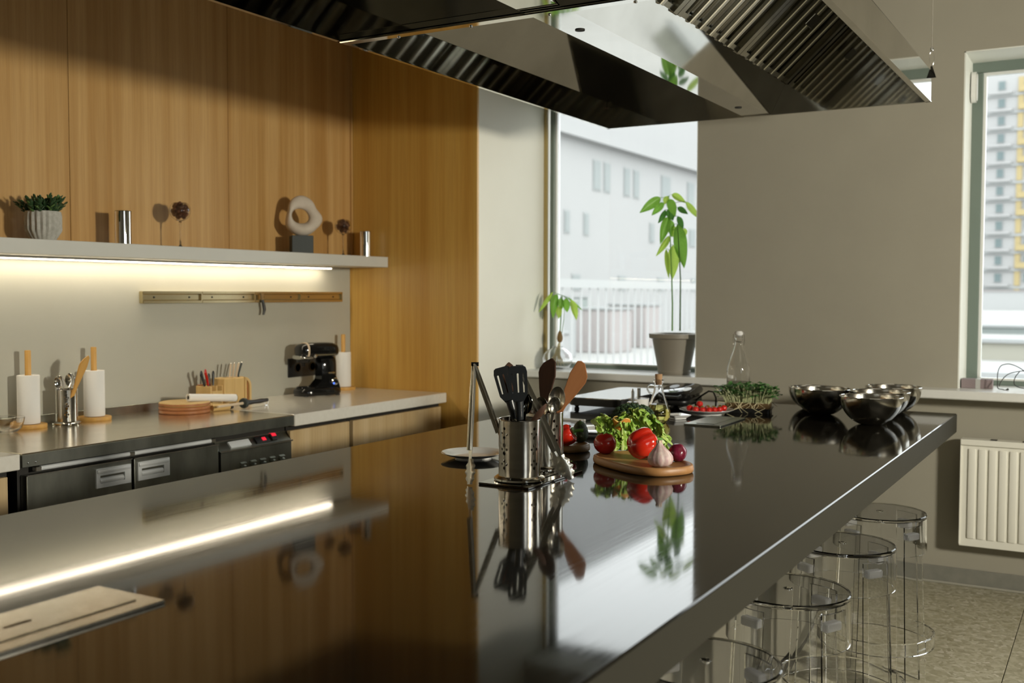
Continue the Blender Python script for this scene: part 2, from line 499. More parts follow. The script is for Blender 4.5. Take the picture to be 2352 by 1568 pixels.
# wall behind the camera with a door-high window, wall to the side
W3 = (-.6, .8)
mb = MB()
mb.box(X0-.2, W3[0], Y0-.2, Y0, 0, ZC); mb.box(W3[1], 6.0, Y0-.2, Y0, 0, ZC)
mb.box(W3[0], W3[1], Y0-.2, Y0, 0, SILL); mb.box(W3[0], W3[1], Y0-.2, Y0, ZW, ZC)
struct('wall_front', mb, 'taupe_paint')
struct('wall_left', MB().box(X0-.2, X0, Y0-.2, WY+.2, 0, ZC), 'taupe_paint')
struct('baseboard_right', MB().box(WX-.014, WX, Y0, RY-.02, 0, .085, .003), 'grey_baseboard')
obj('bead', MB().box(WX-.022, WX-.014, Y0, RY-.02, 0, .012, .003), 'kerb_beige', bpy.data.objects['baseboard_right'], False)
struct('baseboard_front', MB().box(X0, WX-.02, Y0, Y0+.014, 0, .085, .003), 'grey_baseboard')
struct('baseboard_left', MB().box(X0, X0+.014, Y0+.02, WY-.7, 0, .085, .003), 'grey_baseboard')

def window(name, y0, y1, fw=.075, fm='frame_grey_green'):
    t = struct(name)
    bars = [('frame_bar', y0, y0+fw, SILL+.025, ZW-fw-.0005), ('frame_bar', y1-fw, y1, SILL+.025, ZW-fw-.0005), ('frame_bar', y0, y1, ZW-fw, ZW), ('frame_bar', y0, y1, SILL, SILL+.0245)]
    for n_, a, b, c_, d in bars: obj(n_, MB().box(FX, FX+.07, a, b, c_, d, .004), fm if n_ == 'frame_bar' and c_ < ZW-.2 and d > 2 else 'frame_grey_green', t, False)
    i = fw-.004
    for a, b, c_, d in ((y0+i, y0+i+.018, SILL+.036, ZW-i-.018), (y1-i-.018, y1-i, SILL+.036, ZW-i-.018), (y0+i, y1-i, ZW-i-.0178, ZW-i), (y0+i, y1-i, SILL+.0245, SILL+.0358)):
        obj('glazing_bead', MB().box(FX+.012, FX+.055, a, b, c_, d, .002), 'frame_white', t, False)
    obj('pane', MB().box(FX+.03, FX+.036, y0+fw, y1-fw, SILL+.03, ZW-fw), 'window_glass', t, False)
    return t
win1 = window('window_1', W1[0]-.03, W1[1]-.02, .032, 'frame_grey_green')
obj('side_trim', MB().box(FX-.03, FX-.001, W1[1]-.008, W1[1]+.006, SILL+.001, ZW), 'golden_trim', win1, False)
win2 = window('window_2', W2[0], W2[1], .058)
w3 = struct('window_3')
for a, b, c_, d in ((W3[0], W3[0]+.06, SILL, ZW), (W3[1]-.06, W3[1], SILL, ZW), (W3[0], W3[1], ZW-.06, ZW), (W3[0], W3[1], SILL, SILL+.06)):
    obj('frame_bar', MB().box(a, b, Y0-.12, Y0-.06, c_, d), 'frame_grey_green', w3, False)
obj('pane', MB().box(W3[0]+.06, W3[1]-.06, Y0-.095, Y0-.09, SILL+.06, ZW-.06), 'window_glass', w3, False)
# sills
struct('trim_1', MB().box(WX-.045, FX, W1[0]-.20, RY-.002, SILL-.042, SILL, .005), 'sill_stone')
struct('trim_2', MB().box(WX-.165, FX, W2[0]-.3, W2[1]+.20, SILL-.042, SILL, .005), 'sill_stone')
portal((FX+.12, (W1[0]+W1[1])/2, 1.81), (0, R(90), 0), 1.65, 1.15)
portal((FX+.12, (W2[0]+W2[1])/2, 1.81), (0, R(90), 0), 1.65, 1.5)
portal((.1, Y0-.22, 1.81), (R(90), 0, 0), 1.4, 1.65)

# ================================================================== back counter run
# floating shelf with a light strip underneath
sh = thing('wall_shelf', 'long pale grey floating shelf with warm light strip below the veneer', 'shelf', (0,0,0))
obj('board', MB().box(X0+.3, PX-.001, SY, WY-.017, SZ0, SZ1, .002), 'shelf_lacquer', sh, False)
lx = at_z(785, 618, SZ0).x
ls = thing('light_strip', 'thin glowing light strip fixed under the pale shelf', 'light strip')
lx = PX-.26
obj('profile', MB().box(X0+.4, lx+.004, WY-.085, WY-.030, SZ0-.009, SZ0-.001), 'white_lacquer', ls, False)
obj('diffuser', MB().box(X0+.41, lx, WY-.075, WY-.040, SZ0-.013, SZ0-.009), 'led_diffuser', ls, False)

CF = 3.352           # counter front
fl_ = lambda px: at_y(px, 1000, CF).x
xs0, xs1 = at_z(48, 1040, CT).x, at_z(677, 952, CT).x
# worktops: two stone ones on either side of the steel cooling table
wt = thing('worktop', 'thick white stone worktop carrying the black stand mixer', 'worktop')
obj('slab', MB().box(xs1+.004, PX-.004, CF, WY-.004, CT-.056, CT, .003), 'white_quartz', wt, False)
wt2 = thing('worktop', 'short white stone worktop beside the steel cooling table, under the glass bowl', 'worktop')
obj('slab', MB().box(X0+.4, xs0-.02, CF, WY-.004, CT-.056, CT, .003), 'white_quartz', wt2, False)
def cabinet(label, x0, x1, doors, handle=True):
    c = thing('base_cabinet', label, 'cabinet', (x0, CF, 0))
    w_ = x1-x0
    obj('carcass', MB().box(0, w_, .05, WY-CF-.01, .1, CT-.058), 'dark_gap', c, False)
    obj('plinth', MB().box(.01, w_-.01, .07, .10, 0, .098), 'dark_gap', c, False)
    for a, b in doors: obj('door', MB().box(a, b, .022, .045, .11, CT-.078, .0015), 'cabinet_oak', c, False)
    return c
gx0, gx1 = at_y(803, 965, CF+.022).x, at_y(811, 965, CF+.022).x
c0 = xs1+.012
cabinet('light oak base cabinet next to the cooling table control panel', c0-.016, (gx0+gx1)/2-.001, [(0.0, gx0-c0+.016)])
cx = (gx0+gx1)/2+.001
cabinet('light oak base cabinet at the end of the counter run against the timber pier', cx, PX-.012, [(gx1-cx, PX-.03-cx)])
cabinet('light oak base cabinet under the short white worktop', X0+.45, xs0-.04, [(0, 1.0), (1.004, 2.0), (2.004, xs0-.055-X0-.45)])

# steel cooling table
fx0, fx1 = xs0-.012, xs1-.002
fr_ = thing('cooling_table', 'stainless steel cooling table with two doors and a control panel', 'refrigerator', (fx0, CF, 0))
L = fx1-fx0
FD = WY-CF
obj('top', MB().box(0, L, 0, FD-.003, CT-.006, CT, .002), 'fridge_top_steel', fr_, False)
obj('apron', MB().box(0, L, .001, .02, CT-.05, CT-.006, .001), 'fridge_steel', fr_, False)
obj('upstand', MB().box(0, L, FD-.016, FD-.002, CT, CT+.04, .001), 'fridge_steel', fr_, False)
obj('body', MB().box(.012, L-.012, .05, FD-.01, .12, CT-.055), 'dark_gap', fr_, False)
for xx in (.06, L-.06):
    for yy in (.09, FD-.06): obj('leg', MB().lathe([(0,0), (.02,0), (.02,.12), (0,.12)], 16, (xx, yy, 0)), 'brushed_steel', fr_)
dx = [at_y(p, 1040, CF+.02).x - fx0 for p in (64, 299, 305, 499)]
dz1 = CT-.083
for k, (a, b) in enumerate(((dx[0]-.012, dx[1]), (dx[2], dx[3]))):
    d = obj('door', MB().box(a, b, .012, .05, .16, dz1, .003, 2), 'fridge_steel', fr_, False)
    hx = (b-.172, b-.010) if k == 0 else (a+.012, a+.172)
    h = obj('handle', MB().prism([(hx[0], dz1-.092), (hx[1], dz1-.092), (hx[1], dz1-.018), (hx[0], dz1-.018)], .004, .0125, 'y',
            [[(hx[0]+.018, dz1-.076), (hx[1]-.03, dz1-.076), (hx[1]-.03, dz1-.045), (hx[0]+.018, dz1-.045)]]), 'silver_plastic', d, False)
    obj('grip', MB().tube([(hx[0]+.018, .0135, dz1-.066), (hx[1]-.034, .0135, dz1-.066)], .012, 12), 'silver_plastic', d)
    obj('lip', MB().box(hx[0]+.004, hx[1]-.004, -.001, .008, dz1-.036, dz1-.021, .003, 2), 'silver_plastic', d)
    obj('edge_strip', MB().box(a, b, .008, .0125, dz1-.003, dz1+.001), 'steel_edge_strip', d, False)
obj('hinge_rail', MB().tube([(dx[0]+.045, .018, CT-.064), (dx[3]-.04, .018, CT-.064)], .009, 12), 'silver_plastic', fr_)
for xx in (dx[0]+.035, dx[1]+.003, dx[3]-.03): obj('rail_clip', MB().box(xx-.012, xx+.012, .008, .03, CT-.072, CT-.056, .002), 'steel_edge_strip', fr_, False)
for xx in (.022, .052): obj('rivet', MB().ball((xx, .001, CT-.036), .004, 2, (1,.5,1)), 'chrome', fr_)
# machine compartment: sloping control panel above a louvred front
ca, cb = dx[3]+.006, L-.006
obj('control_panel', MB().prism([(.045, CT-.078), (.055, CT-.078), (.012, CT-.118), (.004, CT-.118), (.004, CT-.124), (.055, CT-.124)], ca, cb, 'x'), 'fridge_steel', fr_, False)
obj('panel_edge', MB().box(ca, cb, .002, .010, CT-.122, CT-.116), 'steel_edge_strip', fr_, False)
obj('upper_edge', MB().box(ca, cb-.05, .041, .046, CT-.080, CT-.076), 'steel_edge_strip', fr_, False)
fp = obj('front_panel', MB().box(ca+.008, cb, .012, .03, .16, CT-.126, .001), 'fridge_steel', fr_, False)
for k in range(5):
    for j in range(3):
        xx = ca+.12+k*.062; zz = CT-.185-j*.014
        obj('louvre', MB().prism([(.0, zz), (.013, zz+.006), (.013, zz-.004)], xx, xx+.034, 'x'), 'fridge_steel', fp, False)
slope = math.atan2(.04, -.036)
def panel_bit(name, x, w_, t0, t1, th, m_, seg=False):
    """small plate lying on the sloping control panel; t0..t1 run down the slope"""
    y_ = lambda t: .0475-(.0475-.010)*t; z_ = lambda t: CT-.078-.04*t
    n = Vector((0, -.04, .0375)).normalized()
    p = [Vector((x, y_(t0), z_(t0))), Vector((x+w_, y_(t0), z_(t0))), Vector((x+w_, y_(t1), z_(t1))), Vector((x, y_(t1), z_(t1)))]
    b = MB(); lo = [b.bm.verts.new(q - n*.002) for q in p]; hi = [b.bm.verts.new(q + n*th) for q in p]
    b.bm.faces.new(hi); b.bm.faces.new(lo[::-1])
    for i in range(4): b.bm.faces.new((lo[i], lo[(i+1) % 4], hi[(i+1) % 4], hi[i]))
    return obj(name, b, m_, fr_, False)
panel_bit('display_cover', ca+.07, .125, .25, .85, .006, 'silver_plastic')
panel_bit('switch_plate', ca+.235, .085, .2, .8, .004, 'black_plastic')
panel_bit('switch_light', ca+.275, .022, .35, .65, .007, 'red_light')
panel_bit('rocker', ca+.335, .035, .15, .75, .007, 'black_plastic')
panel_bit('rocker_light', ca+.343, .026, .15, .42, .010, 'red_light')

# magnetic rail with a hanging knife on the backsplash
ra = [at_y(p, 684, WY-.02).x for p in (326, 462.5, 584, 690, 785)]
rz0, rz1 = at_y(460, 695.5, WY-.02).z, at_y(460, 669, WY-.02).z
for k, (a, b) in enumerate(zip(ra[:-1], ra[1:])):
    t = thing('knife_rail', ['empty steel knife rail section at the rail end away from the timber pier', 'steel knife rail section with a bright glint, beside the hanging knife',
              'steel knife rail section on which the black-handled knife hangs', 'steel knife rail section nearest the timber pier'][k], 'knife rail', ((a+b)/2, WY, rz0), 0, 'wall knife rail sections')
    h = (b-a)/2-.002; H = rz1-rz0
    obj('channel', MB().prism([(-.001, 0), (-.001, H), (-.028, H), (-.028, H-.012), (-.016, H-.017), (-.016, .017), (-.028, .012), (-.028, 0)], -h, h, 'x'), 'rail_brass', t, False)
    for s in (-1, 1): obj('end_cap', MB().box(s*h-.003, s*h+.001 if s < 0 else s*h+.001, -.026, -.002, .002, H-.002), 'rail_brass', t, False)
    for s in (-.6, .6): obj('screw', MB().lathe([(0,0), (.005,0), (.005,.002), (0,.003)], 12).xf(Matrix.Translation((s*h, -.016, H/2)) @ Matrix.Rotation(R(90), 4, 'X')), 'dark_chrome', t)
kx = at_y(601, 690, WY-.03)
k_ = thing('kitchen_knife', 'small knife with curved black handle hanging from the wall rail', 'knife', (kx.x, WY-.034, rz1-.01))
obj('blade', MB().prism([(-.012, 0), (.010, 0), (.010, -.045), (-.006, -.045)], -.003, .002, 'y'), 'polished_steel', k_, False)
obj('handle', MB().tube([(.002, -.002, -.035), (.006, -.004, -.062), (.012, -.004, -.088), (.004, -.004, -.115)], [.007, .0085, .0085, .006], 10), 'black_plastic', k_)
# wall socket
sa, sb = at_y(660, 824, WY), at_y(733, 860, WY)
so = thing('wall_socket', 'black double power socket on the backsplash behind the stand mixer', 'socket', (sa.x, WY, sb.z))
sw, shh = sb.x-sa.x, sa.z-sb.z
obj('plate', MB().box(0, sw, -.011, 0, 0, shh, .003, 2), 'black_plastic', so)
for k in range(2): obj('insert', MB().lathe([(0,0), (.028,0), (.028,.003), (.022,.003), (.022,-.002), (0,-.002)], 24).xf(Matrix.Translation((sw*(.27+.46*k), -.011, shh/2)) @ Matrix.Rotation(R(90), 4, 'X')), 'black_gloss', so)

# ================================================================== island
IX0, IX1, IY0, IY1 = .35, 5.225, .645, 2.385
isl = thing('kitchen_island', 'long dark polished kitchen island with glossy mirror-like stone top', 'kitchen island', (0,0,0))
obj('stone_top', MB().box(IX0, IX1, IY0, IY1, IT-.085, IT, .003, 1), 'island_stone', isl, False)
obj('edge_band', MB().box(IX0+.002, IX1-.003, IY0-.0015, IY0, IT-.085, IT-.0035), 'honed_stone', isl, False)
obj('body', MB().box(IX0+.1, IX1-.12, 1.06, IY1-.05, .1, IT-.085), 'island_body', isl, False)
obj('plinth', MB().box(IX0+.14, IX1-.16, 1.12, IY1-.1, 0, .1), 'dark_gap', isl, False)
for k in range(5):
    a = IX0+.1+k*(IX1-IX0-.22)/5; b = a+(IX1-IX0-.22)/5
    obj('side_panel', MB().box(a+.002, b-.002, 1.045, 1.06, .11, IT-.09, .001), 'island_body', isl, False)
# flush power-socket lids let into the island top
def lid(label, x0, x1, y0, y1, m_='brushed_steel', grip=False):
    t = thing('socket_lid', label, 'socket lid', ((x0+x1)/2, (y0+y1)/2, IT), 0, 'flat metal lids in the island top')
    a, b = (x1-x0)/2, (y1-y0)/2
    obj('plate', MB().box(-a, a, -b, b, .0, .0065, .0015), m_, t, False)
    obj('raised_panel', MB().box(-a*.82, a*.82, -b*.55, b*.45, .0065, .0085, .001), m_, t, False)
    if grip: obj('pull_slot', MB().box(-a*.5, -a*.2, b*.05, b*.12, .0085, .0095), 'dark_chrome', t, False)
    return t
lid('flat brushed metal lid lying alone on the near end of the island', .955, 1.285, 1.455, 1.632, 'brushed_steel', True)
lid('thin dark metal lid under the two steel utensil holders', 2.555, 2.895, 1.425, 1.592, 'dark_chrome')
lid('thin dark metal lid before the plate of cherry tomatoes', 4.17, 4.505, 1.42, 1.58, 'fridge_steel')

# ================================================================== extractor hood
HZ, HS, HX0, HX1, HXM, HY0, HY1 = 2.30, .13, .75, 4.955, 2.815, .744, 2.305
hd = thing('extractor_hood', 'huge polished steel extractor hood hanging above the island', 'extractor hood', (0,0,0))
def hood_module(x0, x1):
    t = .012
    zs = HZ+HS
    # vertical skirts with a folded rim
    for nm, a in (('skirt', (x0, x1, HY0, HY0+.003, HZ, zs)), ('skirt', (x0, x1, HY1-.003, HY1, HZ, zs)), ('skirt', (x0, x0+.003, HY0, HY1, HZ, zs)), ('skirt', (x1-.003, x1, HY0, HY1, HZ, zs))):
        obj(nm, MB().box(*a), 'hood_steel', hd, False)
    for a in ((x0, x1, HY0-.002, HY0+.022, HZ-.004, HZ), (x0, x1, HY1-.014, HY1+.002, HZ-.004, HZ), (x0, x0+.014, HY0, HY1, HZ-.004, HZ), (x1-.014, x1, HY0, HY1, HZ-.004, HZ)):
        obj('rim', MB().box(*a), 'polished_steel', hd, False)
    # sloping roof panels along both long sides, upright end walls
    sl52 = math.tan(R(52)); k = .305; zt = zs+k*sl52
    for ya, yb_ in ((HY0, HY0+k), (HY1, HY1-k)):
        mb = MB()
        for dz in (0, .004): mb.quad((x0, ya, zs+dz), (x1, ya, zs+dz), (x1, yb_, zt+dz), (x0, yb_, zt+dz))
        obj('roof_panel', mb, 'hood_steel', hd, False)
    for xx in (x0, x1-.003): obj('end_wall', MB().prism([(HY0, zs), (HY1, zs), (HY1-k, zt), (HY0+k, zt)], xx, xx+.003, 'x'), 'hood_steel', hd, False)
    obj('roof_top', MB().box(x0, x1, HY0+k, HY1-k, zt, zt+.005), 'hood_steel', hd, False)
    # central light trough
    b0, b1 = 1.455, 1.589
    b0, b1 = 1.455, 1.589; tb_ = .068
    mb = MB().prism([(b0, HZ+.001), (b1, HZ+.001), (b1+tb_, zs+.012), (b0-tb_, zs+.012)], x0+.004, x1-.004, 'x')
    bm_ = obj('trough', mb, 'hood_steel', hd, False)
    for f_ in (.12, .88):
        xx = x0+(x1-x0)*f_
        obj('trough_hole', MB().lathe([(0,0), (.016,0), (.016,-.002), (0,-.002)], 20, (xx, (b0+b1)/2+.01, HZ+.0005)), 'dark_gap', bm_)
    # V-shaped baffle filters either side of the trough
    n = max(1, round((x1-x0)/.82)); W = (x1-x0-.02)/n
    for side in (-1, 1):
        yb = b0-tb_ if side < 0 else b1+tb_
        ang = R(42.5); ln = .50
        for i in range(n):
            xa = x1-.01-(i+1)*W
            M = Matrix.Translation((xa, yb, zs+.012)) @ (Matrix.Rotation(-ang, 4, 'X') @ Matrix.Diagonal((1, -1, 1, 1)) if side < 0 else Matrix.Rotation(ang, 4, 'X'))
            # local: x along the hood, y up the slope, z to the back of the filter
            f = obj('baffle_filter', MB().box(.002, .035, 0, ln, -.012, .02).box(W-.035, W-.002, 0, ln, -.012, .02).box(.035, W-.035, ln-.02, ln, -.004, .02).box(.035, W-.035, 0, .02, .0, .02).box(.0, W, 0, ln, .045, .05).xf(M), 'hood_filter_steel', hd, False)
            ns = 6; p = (W-.07)/ns
            for j in range(ns+1):
                xx = .035+j*p
                if 0 < j < ns or True:
                    if j < ns:
                        obj('baffle_slat', MB().box(xx+.028, xx+p-.010, .0, ln, .018, .024).xf(M), 'hood_filter_steel', f, False)
                    if 0 < j < ns:
                        obj('baffle_slat', MB().prism([(xx-.014, .004), (xx+.012, .004), (xx+.012, -.009), (xx+.008, -.012), (xx-.010, -.012), (xx-.014, -.009)], 0, ln, 'y').xf(M), 'filter_bright_steel', f, False)
            obj('lift_handle', MB().box(W/2-.05, W/2+.05, ln*.50, ln*.62, -.016, -.010, .002).xf(M), 'dark_chrome', f, False)
hood_module(HXM+.006, HX1)
hood_module(HX0, HXM-.006)
obj('joint_bar', MB().box(HXM-.02, HXM+.02, HY0+.01, HY1-.01, HZ-.010, HZ+.02, .003), 'polished_steel', hd, False)
for k in range(5): obj('bolt', MB().ball((HXM+.012, .95+k*.28, HZ-.011), .006, 2, (1,1,.6)), 'chrome', hd)
for yy in (HY1-.004, HY0+.004): obj('corner_bracket', MB().box(HX1-.02, HX1-.004, yy-.012 if yy > 1 else yy, yy if yy > 1 else yy+.012, HZ+.10, HZ+.135, .002), 'polished_steel', hd, False)
for (xx, yy) in ((HX1-.002, HY0), (HX1-.002, HY1), (HX0+.2, HY0), (HX0+.2, HY1)):
    c_ = obj('hanging_cable', MB().tube([(xx, yy, HZ+HS+.09), (xx, yy, ZC)], .0022, 8), 'steel_edge_strip', hd)
    obj('cable_loop', MB().torus((xx, yy, HZ+HS+.055), .022, .0022, 24, 8, 'x').xf(Matrix.Translation((xx, yy, HZ+HS+.055)) @ Matrix.Diagonal((1,.45,1.5,1)) @ Matrix.Translation((-xx, -yy, -HZ-HS-.055))), 'steel_edge_strip', c_)
    obj('cable_clamp', MB().ball((xx, yy, HZ+HS+.095), .008, 2, (1,1,1.5)), 'chrome', c_)
    obj('cable_lug', MB().prism([(yy-.02, HZ+HS-.03), (yy+.004, HZ+HS-.03), (yy+.004, HZ+HS+.02), (yy-.004, HZ+HS+.02)], xx-.004, xx+.002, 'x'), 'dark_chrome', c_, False)

# spotlight head on a stand behind the camera, the one that throws the shelf shadows
lp = thing('stand_lamp', 'black spotlight head on a slim stand', 'lamp', (LAMP.x, LAMP.y, 0))
aim = (AIM-LAMP).normalized()
obj('base', MB().lathe([(0,0), (.15,0), (.15,.015), (.03,.03), (0,.03)], 32), 'black_plastic', lp)
obj('pole', MB().tube([(0,0,.02), (0,-.20,1.2), tuple(-aim*.17+Vector((0,0,LAMP.z-.10)))], .012, 12), 'black_plastic', lp)
hm = frame(Vector((0,0,LAMP.z))-aim*.26, Vector((0,0,LAMP.z)), Vector((0,0,1)))
obj('housing', MB().lathe([(0,0), (.05,0), (.075,.03), (.13,.215), (.127,.215), (.07,.032), (0,.012)], 32).xf(hm), 'black_plastic', lp)
obj('lens', MB().lathe([(0,.13), (.095,.13), (.095,.136), (0,.136)], 32).xf(hm), 'lamp_disc', lp)
# ================================================================== things on the island
def utensil_holder(label, loc, r=.0615, h=.178, rotz=0, groups=((-70, 'holes'),)):
    t = thing('utensil_holder', label, 'utensil holder', loc, rotz, 'perforated steel utensil holders')
    # perforated cylinder: polar grid whose cells at the hole spots are replaced by ring-shaped openings
    hole_mb = MB(); wall = MB()
    seg, rows = 72, 30
    z0, z1 = .012, h
    holes = []
    for ga in (0, 90, 180, 270):
        for (da, zz, rr) in [(0, .86, .0048), (-9, .78, .0032), (9, .76, .0038), (0, .70, .0052), (0, .57, .0062), (-9, .50, .0034), (9, .50, .0040), (0, .43, .0062), (0, .30, .0052), (-9, .24, .0034), (9, .24, .0040), (0, .17, .0052)]:
            holes.append((R(ga+da), z0+(z1-z0)*zz, rr))
    # each hole: an octagon cut in the unrolled sheet
    outer = [(0.0, z0), (2*PI*r, z0), (2*PI*r, z1), (0.0, z1)]
    n = 96
    outer = [(2*PI*r*k/n, z0) for k in range(n+1)] + [(2*PI*r*k/n, z1) for k in range(n, -1, -1)]
    hl = []
    for a, zz, rr in holes:
        u = ((a + R(33)) % (2*PI))*r
        if u < .008 or u > 2*PI*r-.008: continue
        hl.append([(u+rr*math.cos(2*PI*k/10), zz+rr*math.sin(2*PI*k/10)) for k in range(10)])
    es = []
    for lp_ in [outer]+hl:
        vs = [wall.bm.verts.new((u, 0, v)) for u, v in lp_]
        es += [wall.bm.edges.new((vs[i], vs[(i+1) % len(vs)])) for i in range(len(vs))]
    # interior points keep the sheet round after bending
    bmesh.ops.triangle_fill(wall.bm, edges=es, use_beauty=True)
    for k in range(1, 48):
        x = 2*PI*r*k/48
        bmesh.ops.bisect_plane(wall.bm, geom=wall.bm.verts[:]+wall.bm.edges[:]+wall.bm.faces[:], plane_co=(x, 0, 0), plane_no=(1, 0, 0), dist=1e-6)
    for v in wall.bm.verts:
        a = v.co.x/r; v.co = Vector((r*math.cos(a), r*math.sin(a), v.co.z))
    bmesh.ops.remove_doubles(wall.bm, verts=wall.bm.verts, dist=1e-5)
    bmesh.ops.recalc_face_normals(wall.bm, faces=wall.bm.faces)
    bmesh.ops.solidify(wall.bm, geom=wall.bm.faces[:], thickness=.0008)
    obj('cylinder', wall, 'holder_steel', t, angle=50)
    obj('rim', MB().torus((0, 0, h), r, .0014, 64, 8), 'chrome', t)
    obj('base', MB().lathe([(0,0), (r+.010,0), (r+.0135,.003), (r+.013,.008), (r+.006,.013), (r-.001,.015), (r-.001,.011), (0,.011)], 64), 'polished_steel', t)
    return t
TOPL = IT+.0065
H1 = Vector((2.655, 1.512, TOPL)); H2 = Vector((2.862, 1.545, TOPL))
utensil_holder('perforated steel utensil holder holding the black slotted turners', H1, rotz=R(-50))
utensil_holder('perforated steel utensil holder holding wooden spatulas and big spoons', H2, rotz=R(-62))

def clampd(p, d): return at_d(p[0], p[1], d)
def utensil(name, label, cat, A, B, n, parts, group='utensils standing in the holders'):
    t = thing(name, label, cat, group=group, matrix=frame(A, B, n))
    for nm, mb, m_ in parts: obj(nm, mb, m_, t)
    return t
def slot(cx, z0, z1, w_):
    return [(cx+w_*math.cos(R(a)), (z1 if a <= 180 else z0) + w_*math.sin(R(a))) for a in range(0, 360, 45)]
def turner(label, A, B, n, mirrored=1, W=.029, bl=.112):
    L_ = (Vector(B)-Vector(A)).length
    z0 = L_-bl
    out = [(-W*.35, z0), (W*.35, z0), (W*.9, z0+.028), (W*.95, L_-.018), (W*.82, L_-.004), (W*.6, L_), (-W*.6, L_), (-W*.82, L_-.004), (-W*.95, L_-.018), (-W*.9, z0+.028)]
    holes = [slot(x*W, z0+.036, L_-.024, .0026) for x in (-.56, 0, .56)]
    blade = MB().prism(out, -.0015, .0015, 'y', holes)
    return utensil('slotted_turner', label, 'turner', A, B, n, [
        ('blade', blade, 'black_nylon'),
        ('neck', MB().tube([(0,0,L_-bl-.045), (0,.002,L_-bl+.01)], [.011, .013], 12), 'black_nylon'),
        ('handle', MB().prism(rounded(.018, .005, .002, 3), 0.0, L_-bl-.04, 'z'), 'polished_steel')])
# the two black turners: front one upright, the other leaning away
inside = lambda c, dx_, dy_, z=.03: Vector((c.x+dx_, c.y+dy_, TOPL+z))
turner('black slotted turner standing upright in front', inside(H1, -.005, -.012), clampd((1188, 840), 3.02), TOCAM)
turner('black slotted turner leaning out behind the upright one', inside(H1, .018, -.02), clampd((1151, 843), 3.10), TOCAM+Vector((.15,.1,0)))
def wooden_spatula(name, label, A, B, n, m_, W=.034, bl=.12, skew=1, hw=.010):
    L_ = (Vector(B)-Vector(A)).length; z0 = L_-bl
    out = [(-hw, 0), (hw, 0), (hw, z0-.02), (W*.7, z0+.03), (W*.98, L_-.05), (W*.9, L_-.036*(1 if skew > 0 else .2)), (W*.55, L_-.018*(1 if skew > 0 else .1)), (-W*.1*skew, L_-.004), (-W*.35, L_-(0.0 if skew > 0 else .02)), (-W*.75, L_-(.012 if skew > 0 else .035)), (-W*.9, L_-.055), (-W*.6, z0+.02), (-hw, z0-.02)]
    mb = MB().prism(out, -.003, .003, 'y')
    bmesh.ops.bevel(mb.bm, geom=[e for e in mb.bm.edges if len(e.link_faces) == 2 and e.calc_face_angle(0) > .8], offset=.0014, segments=2, affect='EDGES')
    t = thing(name, label, 'spatula', group='utensils standing in the holders', matrix=frame(A, B, n))
    obj('blade_and_handle', mb, m_, t)
    return t
wooden_spatula('wooden_spatula', 'dark wooden spatula hidden behind the black turners', inside(H1, .03, .0), clampd((1162, 832), 3.14), TOCAM, 'walnut_utensil', .026, .09)
wooden_spatula('wooden_spatula', 'dark brown wooden spatula standing upright in the holder of spoons', inside(H2, .0, .02), clampd((1262, 821), 3.28), TOCAM+Vector((-.1,.55,0)), 'walnut_utensil', .033, .13)
wooden_spatula('wooden_spatula', 'reddish wooden spatula leaning towards the window', inside(H2, .0, .035), clampd((1347, 834), 3.24), TOCAM+Vector((-.1,.25,0)), 'cherry_utensil', .031, .13, -1)
def spoon(label, A, B, n, m_='brushed_steel', W=.026, bl=.07, hw=.0055, name='serving_spoon'):
    L_ = (Vector(B)-Vector(A)).length; c = L_-bl/2
    def bowl(u, v):
        a = 2*PI*v; q = u
        return (W*q*math.cos(a), .012*(1-q*q)*-1+.006, c+bl/2*q*math.sin(a))
    mb = MB().grid(bowl, 8, 28)
    bmesh.ops.remove_doubles(mb.bm, verts=mb.bm.verts, dist=1e-5)
    bmesh.ops.solidify(mb.bm, geom=mb.bm.faces[:], thickness=.0012)
    return utensil(name, label, 'spoon', A, B, n, [('bowl', mb, m_), ('handle', MB().tube([(0,.004,0), (0,.004,L_-bl-.02), (0,.006,L_-bl+.004)], [hw, hw*.8, hw], 10), m_)])
spoon('large steel spoon tallest among the spoons of the holder', inside(H2, -.01, -.02), clampd((1284, 887), 3.22), TOCAM+Vector((0,.2,0)), 'brushed_steel', .026, .078)
spoon('steel spoon turned outward and leaning on the rim next to the tongs', inside(H2, -.02, .0), clampd((1247, 910), 3.19), TOCAM+Vector((.1,.5,0)), 'brushed_steel', .024, .06)
spoon('short steel spoon half hidden between two larger spoons', inside(H2, -.025, -.02), clampd((1274, 909), 3.18), TOCAM+Vector((.3,-.2,0)), 'brushed_steel', .02, .055)
spoon('dark wooden spoon leaning over the rim beside the tongs', inside(H1, -.005, .02, .09), clampd((1258, 930), 3.02), Vector((.1,-.2,1)), 'walnut_utensil', .014, .075, .006, 'wooden_spoon')
spoon('dark steel ladle half hidden behind the upright turner', inside(H1, .02, .02, .05), clampd((1214, 905), 3.09), TOCAM+Vector((.2,.3,0)), 'dark_chrome', .018, .06, .005)

